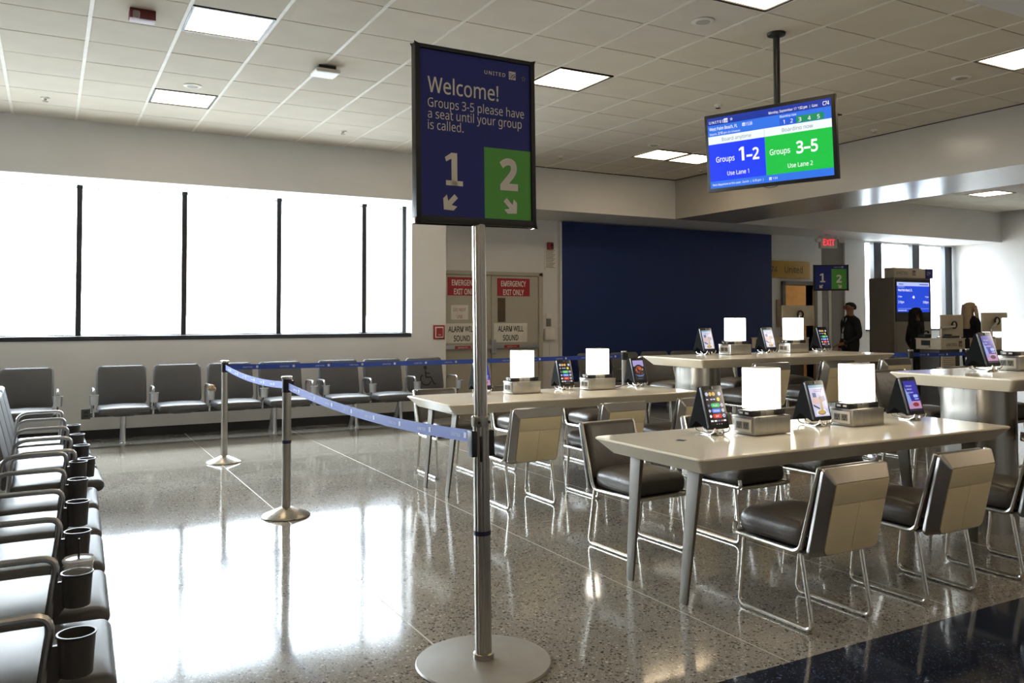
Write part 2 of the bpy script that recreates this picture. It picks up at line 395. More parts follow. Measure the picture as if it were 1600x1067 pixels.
for i in range(1, 24):
    struct('ceiling_tee', MB().box(xk(i)-.014, xk(i)+.014, YC, YW, ZC-.003, ZC+.02), M_TEE, ceil, smooth=0)
# tiles further left, outside the picture, as one sheet
struct('ceiling_sheet', MB().box(XL, xk(NX), YC, YW, ZC, ZC+.02), M_TILE, ceil, smooth=0)
ceil2 = struct('ceiling', MB().box(XB1, XR, YC, YW, ZC+.03, ZC+.1), M_VOID, smooth=0)
GX0 = 14.98-TP*7
for i in range(12):
    for j in range(9):
        if (i, j) != (7, 2) and GX0+TP*(i+1) < XR+.1: tile(ceil2, GX0+TP*(i+.5), yk(j+.5))
struct('ceiling_sheet', MB().box(XB1, XR, YC, yk(9), ZC, ZC+.02), M_TILE, ceil2, smooth=0)
# troffers
tr_root = thing('ceiling_light', '', 'ceiling light'); tr_root['group'] = 'square fluorescent ceiling panels'
h = TP/2-.012
fr = MB()
for a in ((-h, h, -h, -h+.022), (-h, h, h-.022, h), (-h, -h+.022, -h, h), (h-.022, h, -h, h)): fr.box(a[0], a[1], a[2], a[3], -.006, .02)
fr.build('frame', M_DARK, tr_root, smooth=0)
M_TROF = emit('#ffe4bc', PANEL_L, True)
MB().box(-h+.022, h-.022, -h+.022, h-.022, .004, .012).build('diffuser', M_TROF, tr_root, smooth=0)
LL = {(12, 2): 'lit square ceiling panel near the window wall, upper left, just behind a round speaker',
      (12, 6): 'large lit square ceiling panel at the upper left, right of the red strobe',
      (7, 2): 'lit square ceiling panel hidden behind the tall welcome sign', (7, 6): 'lit square ceiling panel just right of the top of the welcome sign',
      (7, 10): 'lit square ceiling panel cut by the top edge, above the hanging screen pole', (2, 2): 'lit square ceiling panel left of its touching twin, left of the hanging screen',
      (1, 2): 'lit square ceiling panel partly hidden by the left edge of the hanging screen', (2, 10): 'lit square ceiling panel cut by the right edge of the photo',
      (12, 10): 'lit ceiling panel above the bench row, out of the photo', (17, 2): 'lit ceiling panel beyond the left edge by the window', (17, 6): 'lit ceiling panel beyond the left edge over the seats',
      (2, 6): 'lit square ceiling panel hidden behind the hanging screen'}
first = True
for (i, j) in sorted(lights):
    o = tr_root if first else dup(tr_root); first = False
    o.location = (xk(i+.5), yk(j+.5), ZC); o['label'] = LL[(i, j)]
o = dup(tr_root, (GX0+TP*7.5, yk(2.5), ZC), label='dim lit ceiling panel in the far right bay beyond the beam')
cc = bpy.data.objects['corridor_ceiling']
for x in range(-5, 18, 2):
    for y in (.4, -3.6): struct('unseen_light_panel', MB().box(x-.3, x+.3, y-.3, y+.3, ZL-.01, ZL), M_TROF, cc, smooth=0)  # unseen corridor panels, added behind the camera as fill light
for x, y in ((13.1, 6.2), (16.2, 6.2)): struct('unseen_light_panel', MB().box(x-.3, x+.3, y-.3, y+.3, ZC-.01, ZC), M_TROF, ceil2, smooth=0)

# ------------------------------------------------------------------ windows
def window(name, x0, x1, y, z0, z1, mull, wd, sill=True):
    fr = MB().box(x0, x1, y, y+.06, z0-.03, z0+.012).box(x0, x1, y, y+.06, z1-.004, z1+.004)
    root = struct(name, fr, M_SILL, smooth=0)
    for m in mull: struct('mullion', MB().box(m-wd/2, m+wd/2, y-.02, y+.09, z0, z1+.012), M_SILL, root, bevel=.004, smooth=0)
    ms = [x0]+[m for m in mull]+[x1]
    for a, b in zip(ms[:-1], ms[1:]):
        if b-a > .1: struct('pane', MB().box(a+.01, b-.01, y+.03, y+.036, z0, z1), M_GLASS, root, smooth=0)
    return root
wn = window('window_1', XL, 4.41, 11.12, 1.19, 2.945, [.3-1.168*k for k in range(5, 0, -1)]+[.3, 1.465, 2.635, 3.80, 4.392], .062)
struct('sill', MB().box(XL, 4.40, YW-.012, 11.2, 1.137, 1.19), M_SILL, wn, smooth=0)
struct('transom_pane', MB().box(XL, 4.41, 11.15, 11.156, 2.95, ZL), M_GLASS, wn, smooth=0)
for m_ in (.3, 1.465, 2.635, 3.80, 4.392): struct('mullion_cap', MB().box(m_-.035, m_+.035, 11.09, 11.22, 2.94, 2.975), M_SILL, wn, smooth=0)
wn2 = window('window_2', 15.24, XR, 12.03, 1.13, 3.0, [15.67, 16.96, 18.12], .25)
struct('sill', MB().box(15.24, XR, 11.98, 12.1, 1.10, 1.13), M_SILL, wn2, smooth=0)

# ------------------------------------------------------------------ alcove: blue wall, emergency doors, jetway
struct('wall_blue', MB().box(7.55, 12.42, 11.93, 12.02, .0, 3.02), M_BLUE, smooth=0)
struct('trim_3', MB().box(7.525, 7.55, 11.93, 12.02, 0, 3.02), M_WALL, smooth=0)
d1 = struct('door_1', MB().box(5.30, 5.36, 11.96, 12.02, 0, 2.14).box(7.12, 7.19, 11.96, 12.02, 0, 2.14).box(5.30, 7.19, 11.96, 12.02, 2.085, 2.14), M_DOOR, bevel=.004, smooth=0)
for k, x0 in enumerate((5.365, 6.245)):
    x1 = x0+.87
    lf = struct('door_leaf', MB().box(x0, x1, 11.99, 12.015, .01, 2.08), M_DOOR, d1, smooth=0)
    s0 = x0+.1
    e = MB().rect(s0, 1.75, s0+.61, 2.04, 1, 0)
    e.text('EMERGENCY', s0+.305, 1.91, .15, 2, 1, .035, 'CENTER', .66); e.text('EXIT ONLY', s0+.305, 1.77, .15, 2, 1, .035, 'CENTER', .66)
    e.v = [(a, 11.988+b, c) for a, b, c in e.v]; e.build('red_sign', [M_REDS, M_WINK], lf, smooth=0)
    e = MB().rect(s0-.06, 1.0, s0+.56, 1.31, 1, 0)
    e.text('ALARM WILL', s0+.25, 1.175, .15, 2, 1, .035, 'CENTER', .66); e.text('SOUND', s0+.25, 1.03, .15, 2, 1, .035, 'CENTER', .68)
    e.v = [(a, 11.988+b, c) for a, b, c in e.v]; e.build('alarm_sign', [M_PAPER, M_INK], lf, smooth=0)
    wx = s0+.01 if k else s0+.46
    struct('vision_pane', MB().box(wx, wx+.14, 11.984, 11.992, 1.33, 1.72), M_BROWN, lf, smooth=0)
    if k == 0:
        e = MB().rect(s0+.06, 1.37, s0+.36, 1.60, 1, 0); e.text('DO NOT', s0+.21, 1.5, .085, 2, 1, .01, 'CENTER', .85); e.text('USE', s0+.21, 1.39, .085, 2, 1, .01, 'CENTER', .85)
        e.v = [(a, 11.988+b, c) for a, b, c in e.v]; e.build('notice', [M_PAPER, M_REDS], lf, smooth=0)
    struct('push_bar', MB().box(x0+.02, x1-.02, 11.93, 11.985, .90, .965), M_ALU, lf, bevel=.006, smooth=0)
    e = MB().rect(x0+.2, .91, x0+.48, .955, 1, 0); e.text('EMERGENCY EXIT', x0+.34, .922, .03, 2, 1, .004, 'CENTER', .9); e.v = [(a, 11.929+b, c) for a, b, c in e.v]; e.build('bar_label', [M_REDS, M_WINK], lf, smooth=0)
    if k: struct('latch_box', MB().box(x0-.03, x0+.05, 11.92, 11.99, .82, 1.05), M_ALU, lf, bevel=.008, smooth=0)
for x in (5.36+.005,):
    pass
# wall devices
fa = thing('fire_alarm_box', 'red framed fire alarm box on the pier right of the window', 'fire alarm', (4.82, YW, 1.195))
MB().box(-.085, .085, -.02, 0, -.1, .1).build('frame', M_RED, fa, bevel=.004)
MB().box(-.062, .062, -.024, -.0205, -.077, .077).build('bezel', M_WHITE, fa, bevel=.001)
MB().box(-.05, .05, -.034, -.0245, -.062, .062).build('pull_plate', M_RED, fa, bevel=.003)
e = MB(); e.text('FIRE', 0, -.045, .03, 1, 0, .004, 'CENTER'); e.v = [(a, b-.0345, c) for a, b, c in e.v]; e.build('lettering', M_WINK, fa, smooth=0)
st = thing('strobe', 'small red alarm strobe on the wall between the exit doors and the blue wall', 'alarm strobe', (7.36, 12.02, 2.6))
MB().box(-.055, .055, -.05, 0, -.06, .06).build('housing', M_RED, st, bevel=.01); MB().rbox(.02, -.055, 0, .04, .03, .07, .012).build('lens', M_SCRG, st)
nt_ = thing('wall_notice', 'grey printed notice sheet below the red strobe', 'notice', (7.37, 12.02, 2.38))
MB().box(-.11, .11, -.012, 0, -.17, .17).build('sheet', M_PAPER, nt_)
e = MB()
for k in range(13): e.rect(-.09, .145-k*.024, .09-.02*(k % 3), .155-k*.024, 1, 0)
e.v = [(a, b-.0125, c) for a, b, c in e.v]; e.build('printed_lines', M_GINK, nt_, smooth=0)
ks = thing('card_reader', 'pale wall box with a card reader above it, right of the exit doors', 'card reader', (7.33, 12.02, 1.12))
MB().rbox(0, -.04, 0, .2, .08, .2, .02).build('housing', M_WHITE, ks); MB().box(-.04, .04, -.03, 0, .13, .26).build('reader', M_GINK, ks, bevel=.004)
MB().box(-.05, .05, -.02, 0, .27, .35).build('label_plate', M_WHITE, ks, bevel=.003); MB().tube([(.02, -.012, -.1), (.02, -.012, -.7)], .008).build('conduit', M_WHITE, ks)
# jetway door
d2 = struct('door_2', MB().box(12.76, 12.83, 11.96, 12.2, 0, 2.12).box(13.66, 13.73, 11.96, 12.2, 0, 2.12).box(12.76, 13.73, 11.96, 12.2, 2.05, 2.12), M_TAUPE, bevel=.004, smooth=0)
struct('jetway_wall', MB().box(12.5, 14.6, 14.3, 14.4, 0, 2.4).box(12.4, 12.5, 12.2, 14.4, 0, 2.4).box(14.6, 14.7, 12.2, 14.4, 0, 2.4).box(12.4, 14.7, 12.2, 14.4, 2.4, 2.5).box(12.4, 14.7, 12.2, 14.4, -.1, 0), M_WARM, d2, smooth=0)
struct('strip_light', MB().box(13.0, 14.0, 12.9, 13.0, 2.36, 2.39), emit('#ffd6a0', 22, True), d2, smooth=0)
struct('door_plate', MB().box(12.62, 12.70, 11.99, 12.02, 1.2, 1.75), M_WARM, d2, smooth=0)
ys = thing('gate_sign', 'yellow airline gate sign above the jetway doorway', 'sign', (13.04, 12.0, 2.35))
MB().box(-.75, .50, -.03, .02, -.17, .17).build('board', M_YEL, ys, bevel=.004)
e = MB(); e.text('C74', -.70, -.06, .2, 1, 0, .004); e.text('United', -.22, -.06, .22, 1, 0, .008, 'LEFT', .95); e.v = [(a, b-.031, c) for a, b, c in e.v]; e.build('lettering', M_INK, ys, smooth=0)
ex = thing('exit_sign', 'small lit red exit sign with two spot heads below the lintel', 'exit sign', (13.47, 11.46, 2.89), -.25)
MB().box(-.19, .19, -.035, .035, -.13, .12).build('housing', M_WHITE, ex, bevel=.006); MB().box(-.04, .04, -.03, .03, .12, .147).build('canopy', M_WHITE, ex)
e = MB(); e.text('EXIT', 0, -.075, .21, 1, 0, .008, 'CENTER', .8); e.v = [(a, b-.036, c) for a, b, c in e.v]; e.build('lettering', emit('#ff2038', 2.2), ex, smooth=0)
for sx in (-1, 1): MB().lathe([(.02, 0), (.05, .03), (.055, .09), (.03, .1)], 12).xf(Matrix.Translation((sx*.27, 0, .03)) @ Matrix.Rotation(sx*.9, 4, 'Y') @ Matrix.Rotation(PI/2, 4, 'X')).build('spot_head', M_WHITE, ex)

# ------------------------------------------------------------------ ceiling devices
t = thing('ceiling_strobe', 'dark red fire strobe on the ceiling at the upper left', 'alarm strobe', (.58, 6.76, ZC))
MB().box(-.09, .09, -.06, .06, -.075, 0).build('housing', mat('dull_red', '#6b2a2c', .45), t, bevel=.008); MB().rbox(-.045, -.065, -.05, .05, .03, .06, .012).build('lens', M_CLEAR, t)
t = thing('access_point', 'white square box hanging under the ceiling, left of the welcome sign', 'wireless router', (2.18, 7.48, ZC-.004))
MB().rbox(0, 0, -.05, .23, .23, .035, .015).build('body', M_WHITE, t); MB().box(-.08, .08, -.08, .08, -.033, 0).build('bracket', M_DGREY, t, bevel=.004)
def speaker(x, y, lab, r=.085):
    t = thing('ceiling_speaker', lab, 'speaker', (x, y, ZC), group='round ceiling speakers')
    MB().lathe([(r, 0), (r*1.02, -.006), (r*.8, -.013), (r*.62, -.012)], 28).build('trim_ring', M_TEE, t); MB().lathe([(r*.62, -.006), (r*.6, -.0135)], 24).build('grille', mat('speaker_mesh', '#a9a397', .7), t)
speaker(1.21, 8.70, 'round white ceiling speaker beside the lit panel by the window wall')
speaker(4.396, 4.90, 'round ceiling speaker left of the hanging screen pole, near the top edge', .09)
speaker(7.608, 4.88, 'round ceiling speaker at the upper right, below the right edge panel', .09)
speaker(6.995, 8.763, 'round ceiling speaker above the two touching panels', .09)
def sprink(x, y, lab):
    t = thing('sprinkler', lab, 'sprinkler', (x, y, ZC), group='small ceiling sprinklers')
    MB().lathe([(.045, 0), (.042, -.006), (.015, -.012), (.012, -.03)], 16).build('escutcheon', M_TEE, t); MB().lathe([(.028, -.032), (.028, -.036)], 14).build('deflector', M_CHROME, t)
sprink(-.063, 9.92, 'small round sprinkler at the far left of the ceiling'); sprink(3.13, 9.955, 'small round sprinkler over the window, left of the welcome sign')
sprink(6.33, 10.03, 'small round sprinkler right of the welcome sign near the wall'); sprink(6.289, 6.784, 'small round sprinkler above the left corner of the hanging screen')
sprink(8.812, 6.78, 'small round sprinkler right of the hanging screen by the beam'); sprink(8.814, 9.90, 'small round sprinkler by the corner of the beam, left of the hanging screen')

# ------------------------------------------------------------------ hanging screen
tv = thing('hanging_screen', 'large lit boarding screen hanging from the ceiling on a black pole', 'screen', (5.107, 4.831, ZC))
MB().tube([(0, 0, 0), (0, 0, -.95)], .026, 14).lathe([(.075, 0), (.07, -.02), (.03, -.035)], 20).build('pole', M_DARK, tv)
th, tb = 1.09, .64
scr = bpy.data.objects.new('display', None); COL.objects.link(scr); scr.parent = tv
scr.location = (4.995-5.107, 4.826-4.831, 2.765-ZC); scr.rotation_euler = (Matrix.Rotation(-1.231, 3, 'Z') @ Matrix.Rotation(.093, 3, 'X')).to_euler()
MB().box(-th/2, th/2, 0, .045, -tb/2, tb/2).box(-.35, .35, .045, .085, -.2, .2).build('bezel', M_BLACK, scr, bevel=.004)
MB().box(-.06, .06, .085, .15, -.1, .14).tube([(0, .12, .1), (0, .12, .3)], .02).build('mount', M_DARK, scr)
MB().tube([(-.06+.02*k, .02+.0*k, -tb/2-.012*math.sin(PI*k/6)) for k in range(7)], .003, 6).build('badge_loop', M_BLACK, scr)
u0, u1, v0, v1 = -th/2+.028, th/2-.03, -tb/2+.03, tb/2-.028
Wd, Hd = u1-u0, v1-v0
U = lambda a: u0+a*Wd
V = lambda b: v1-b*Hd
e = MB(); mt = [emit('#10309c'), emit('#2a72ea'), emit('#f4ffff'), emit('#0238fa'), emit('#00c53e'), emit('#1757d8'), emit('#0f8f5a'), emit('#ffffff'), emit('#6d7f92'), emit('#3a62e0')]
e.rect(u0, V(1), u1, V(0), 1, 1); e.rect(u0, V(.105), u1, V(0), 2, 0); e.rect(u0, V(.375), u1, V(.262), 2, 2)
md = U(.478)
e.rect(u0, V(.90), md-.002, V(.375), 2, 3); e.rect(md+.002, V(.90), u1, V(.375), 2, 4); e.rect(md-.001, V(.375), md+.001, V(.262), 3, 8)
e.text('UNITED', U(.015), V(.083), .036, 4, 7, .012, 'LEFT', 1.15); logo(e, U(.145), V(.09), .034, 7, 0, 4); e.rect(U(.185), V(.09), U(.1865), V(.02), 4, 9); star(e, U(.21), V(.055), .014, 7, 4)
e.text('Monday, September 17', U(.742), V(.08), .033, 4, 7, .008, 'RIGHT', .8); e.text('1:52 pm', U(.752), V(.08), .033, 4, 7, .03, 'LEFT', .76); e.text('|  Gate:', U(.842), V(.08), .032, 4, 7, .008, 'LEFT', .76); e.text('C74', U(.988), V(.083), .05, 4, 7, .03, 'RIGHT', .72)
e.text('West Palm Beach, FL', U(.015), V(.18), .044, 4, 7, .018, 'LEFT', .74); logo(e, U(.30), V(.18), .026, 7, 1, 4); e.text('1538', U(.33), V(.18), .044, 4, 7, .004, 'LEFT', .74)
e.text('Departs', U(.015), V(.243), .028, 4, 7, .004, 'LEFT', .8); e.text('2:10', U(.09), V(.243), .034, 4, 7, .022, 'LEFT', .8); e.text('pm', U(.14), V(.243), .03, 4, 7, .004, 'LEFT', .8); e.text('(On Schedule)', U(.175), V(.243), .026, 4, 7, .002, 'LEFT', .8)
e.text('Boarding now', U(.61), V(.152), .03, 4, 7, .004, 'LEFT', .85)
e.rect(U(.605), V(.255), U(.735), V(.165), 3, 5); e.rect(U(.735), V(.255), U(.945), V(.165), 3, 6)
for k, c in enumerate('12345'): e.text(c, U((.64, .70, .765, .835, .905)[k]), V(.24), .052, 5, 7, .014, 'CENTER')
e.text('Board anytime', U(.245), V(.345), .05, 4, 8, .004, 'CENTER', .95); e.text('Boarding now', U(.74), V(.345), .05, 4, 8, .004, 'CENTER', .95)
e.text('Groups', U(.06), V(.635), .077, 4, 7, .014, 'LEFT', .8); one(e, U(.29), V(.655), .112, 7, 4, False); e.text('\u20132', U(.322), V(.655), .155, 4, 7, .045, 'LEFT', .85); e.text('Use Lane 1', U(.245), V(.835), .058, 4, 7, .014, 'CENTER', .85)
e.text('Groups', U(.515), V(.635), .077, 4, 7, .014, 'LEFT', .8); e.text('3\u20135', U(.725), V(.655), .155, 4, 7, .045, 'LEFT', .85); e.text('Use Lane 2', U(.75), V(.835), .058, 4, 7, .014, 'CENTER', .85)
e.text('Next departure at this gate:  Zurich  |  6:30 pm  |', U(.02), V(.965), .03, 4, 7, .004, 'LEFT', .82); logo(e, U(.50), V(.97), .022, 7, 1, 4); e.text('134', U(.53), V(.965), .03, 4, 7, .004)
e.build('picture', mt, scr, smooth=0)

# ------------------------------------------------------------------ welcome sign stand
def sign_stand(name, label, loc, rz, pw, ph, zb, tilt=0.0, big=True):
    t = thing(name, label, 'sign', loc)
    if big:
        MB().lathe([(.275, 0), (.277, .004), (.272, .010), (.12, .016), (.05, .02)], 48).build('base', mat('grey_base_paint', '#96938d', .38, .4), t)
        MB().lathe([(.042, .015), (.042, .04), (.036, .044)], 28).build('collar', M_STEEL, t)
    else:
        MB().lathe([(.2, 0), (.2, .008), (.06, .02)], 36).build('base', M_STEEL, t)
    tl = lambda z: Matrix.Rotation(tilt, 4, 'Y')
    p = MB()
    sec = []
    R0 = .034 if big else .028
    for k in range(32):
        a = 2*PI*k/32; r = R0*(1-.10*(abs(math.cos(4*a)) < .25)); sec.append((r*math.cos(a), r*math.sin(a)))
    p.loft([[(a, b, z) for a, b in sec] for z in (.03, .965 if big else zb)])
    p.xf(tl(0)).build('pole', M_STEEL, t)
    if big:
        MB().loft([[(a*.82, b*.82, z) for a, b in sec] for z in (.96, zb+.004)]).xf(tl(0)).build('upper_pole', M_STEEL, t)
        c = MB().lathe([(.038, .955), (.039, .965), (.039, .995), (.034, 1.0)], 28).xf(tl(0)); c.build('clamp_ring', M_STEEL, t)
        for a in (-2.2, -1.0): MB().lathe([(.006, 0), (.006, .004)], 10).xf(tl(0) @ Matrix.Translation((.039*math.cos(a), .039*math.sin(a), .975)) @ Matrix.Rotation(a, 4, 'Z') @ Matrix.Rotation(PI/2, 4, 'Y')).build('screw', M_DARK, t)
        for a in (PI, 0, -PI/2-.5): MB().box(-.012, .02, -.02, .02, .835, .94).xf(tl(0) @ Matrix.Rotation(a, 4, 'Z') @ Matrix.Translation((.032, 0, 0)) if a != -PI/2-.5 else tl(0) @ Matrix.Rotation(a, 4, 'Z') @ Matrix.Translation((.0165, 0, -.02)) @ Matrix.Diagonal((.9, .3, 1, 1))).build('belt_cassette', M_BLACK, t, bevel=.004)
        MB().lathe([(.0355, .517), (.0355, .535)], 28, cap0=False, cap1=False).xf(tl(0)).build('navy_band', M_NBAND, t)
    pn = bpy.data.objects.new('panel', None); COL.objects.link(pn); pn.parent = t
    pn.location = tl(0) @ Vector((-.01 if big else 0, -.005 if big else -.03, zb+ph/2)); pn.rotation_euler = (0, tilt, rz)
    fw = .022
    f = MB()
    for a in ((-pw/2, pw/2, -ph/2, -ph/2+fw*(1.3 if big else 1)), (-pw/2, pw/2, ph/2-fw*.8, ph/2), (-pw/2, -pw/2+fw, -ph/2, ph/2), (pw/2-fw, pw/2, -ph/2, ph/2)): f.box(a[0], a[1], -.02, .02, a[2], a[3])
    f.build('frame', M_DARK, pn, bevel=.005)
    MB().box(-pw/2+.005, pw/2-.005, -.010, .010, -ph/2+.005, ph/2-.005).build('backing', M_DARK, pn)
    if big:
        for sx in (-1, 1): MB().box(sx*(pw/2)-.006, sx*(pw/2)+.006, -.014, .018, -ph/2-.004, -ph/2+.02).build('corner_clip', M_CHROME, pn, bevel=.002)
    e = MB(); x0, x1, y0, y1 = -pw/2+fw, pw/2-fw, -ph/2+fw*1.2, ph/2-fw*.8
    e.rect(x0, y0, x1, y1, 1, 0)
    X = lambda a: -pw/2+a*pw
    Z = lambda b: ph/2-b*ph
    if big:
        e.text('UNITED', X(.565), Z(.115), .0265, 3, 2, .02, 'LEFT', 1.12); logo(e, X(.775), Z(.125), .034, 2, 0, 3); star(e, X(.905), Z(.11), .013, 3, 3)
        e.text('Welcome!', X(.10), Z(.265), .108, 3, 2, .012, 'LEFT', .83)
        for k, s_ in enumerate(('Groups 3-5 please have', 'a seat until your group', 'is called.')): e.text(s_, X(.10), Z(.348+.063*k), .063, 3, 2, .0, 'LEFT', .82)
        e.rect(X(.555), Z(.957), X(.962), Z(.543), 2, 1)
        one(e, X(.30), Z(.782), .132, 2); e.text('2', X(.765), Z(.775), .205, 3, 2, .075, 'CENTER', .92)
        arrow(e, X(.27), Z(.88), .078, PI*1.25, 2); arrow(e, X(.78), Z(.88), .078, -PI/4, 2)
    else:
        e.rect(X(.51), Z(.94), X(.945), Z(.16), 2, 1); one(e, X(.25), Z(.68), .146, 2); e.text('2', X(.725), Z(.68), .2, 3, 2, .075, 'CENTER', .95)
        arrow(e, X(.21), Z(.84), .072, PI*1.25, 2); arrow(e, X(.75), Z(.84), .072, -PI/4, 2); e.text('UNITED', X(.58), Z(.115), .03, 3, 2, .015, 'LEFT', 1.1); logo(e, X(.80), Z(.125), .03, 2, 0, 3)
    e.v = [(a, b-.0105, c) for a, b, c in e.v]
    e.build('poster', [M_SBLUE, M_GREEN, M_WINK, M_GINK], pn, smooth=0)
    return t
sign_stand('welcome_sign', 'tall welcome sign with boarding group arrows on a steel pole and round base', (1.564, 3.075, 0), .045, .56, .71, 1.778, -.0125)
sign_stand('lane_sign', 'small far lane sign with 1 and 2 arrows on a thin pole by the jetway', (11.18, 9.49, 0), -.55, .56, .42, 1.835, 0, False)

# ------------------------------------------------------------------ barrier posts and belts
def stanchion(x, y, label, band=False):
    t = thing('barrier_post', label, 'barrier post', (x, y, 0), group='steel queue barrier posts')
    MB().lathe([(.165, 0), (.168, .006), (.160, .016), (.045, .062), (.038, .066)], 40).build('base', M_STEEL, t)
    MB().lathe([(.031, .05), (.031, .9)], 24).build('tube', M_STEEL, t)
    MB().lathe([(.0335, .872), (.0335, .968)], 24).build('head', M_BLACK, t); MB().lathe([(.039, .966), (.040, .972), (.040, .982), (.034, .986)], 24).build('cap', M_CHROME, t)
    MB().box(.028, .046, -.02, .02, .885, .955).build('belt_outlet', M_BLACK, t, bevel=.003)
    if band: MB().lathe([(.0325, .512), (.0325, .535)], 24, cap0=False, cap1=False).build('navy_band', M_NBAND, t)
    return t
stanchion(1.505, 8.515, 'farther of the two free steel barrier posts left of the welcome sign').rotation_euler = (0, 0, 0)
stanchion(1.485, 6.0, 'nearer steel barrier post with a navy band, left of the welcome sign', True)
stanchion(6.26, 8.46, 'steel barrier post behind the middle low table in front of the blue wall')
stanchion(9.66, 6.946, 'left steel barrier post in front of the gate podium'); stanchion(10.55, 6.75, 'right steel barrier post in front of the gate podium')
stanchion(8.05, 8.4, 'barrier post behind the far bar table')
bel_txt = {}
def belt(a, b, label, sag=.02, z=.92, n=24, step=.36, hgt=.05):
    a = Vector(a); b = Vector(b); d = b-a; Ln = d.length; u = d.normalized(); nr = Vector((u.y, -u.x))   # normal toward viewer (right of a->b)
    mid = (a+b)/2
    t = thing('barrier_belt', label, 'barrier belt', (a.x, a.y, 0))
    zf = lambda s: z-4*sag*s*(1-s)
    m = MB(); vs_ = []; fs_ = []
    for i in range(n+1):
        s = i/n; p = u*Ln*s
        for off in (.0012, -.0012):
            for zz in (-hgt/2, hgt/2): vs_.append((p.x+nr.x*off, p.y+nr.y*off, zf(s)+zz))
    for i in range(n):
        k = i*4; fs_ += [(k, k+4, k+5, k+1), (k+2, k+3, k+7, k+6), (k+1, k+5, k+7, k+3), (k, k+2, k+6, k+4)]
    fs_ += [(0, 1, 3, 2), (n*4, n*4+2, n*4+3, n*4+1)]
    m.add(vs_, fs_); m.build('webbing', M_BELT, t)
    e = MB(); k = step*.35
    while k < Ln-.2:
        f = MB(); f.text('UNITED', 0, -.009, .023, 1, 0, .012, 'LEFT', 1.15); f.rect(.125, -.011, .147, .012, 1, 0)
        for q in f.v:
            s = (k+q[0])/Ln; p = u*(k+q[0])+nr*(.0014+abs(q[1])); e.v.append((p.x, p.y, zf(s)+q[2]))
        bse = len(e.v)-len(f.v); e.f += [tuple(i+bse for i in ff) for ff in f.f]; e.m += f.m; k += step
    e.build('printed_text', M_BINK, t, smooth=0)['kind'] = 'stuff'
belt((1.55, 8.513), (6.21, 8.462), 'long blue belt running in front of the wall benches', .012)
belt((1.505, 8.468), (1.487, 6.046), 'blue belt between the two free barrier posts', .035)
belt((1.487, 5.954), (1.53, 3.075), 'blue belt from the nearer post to the welcome sign pole', .045, .915)
belt((9.70, 6.937), (10.51, 6.76), 'short blue belt in front of the gate podium', .005, step=.3)
belt((8.09, 8.37), (9.62, 6.96), 'blue belt behind the far bar table end', .01)

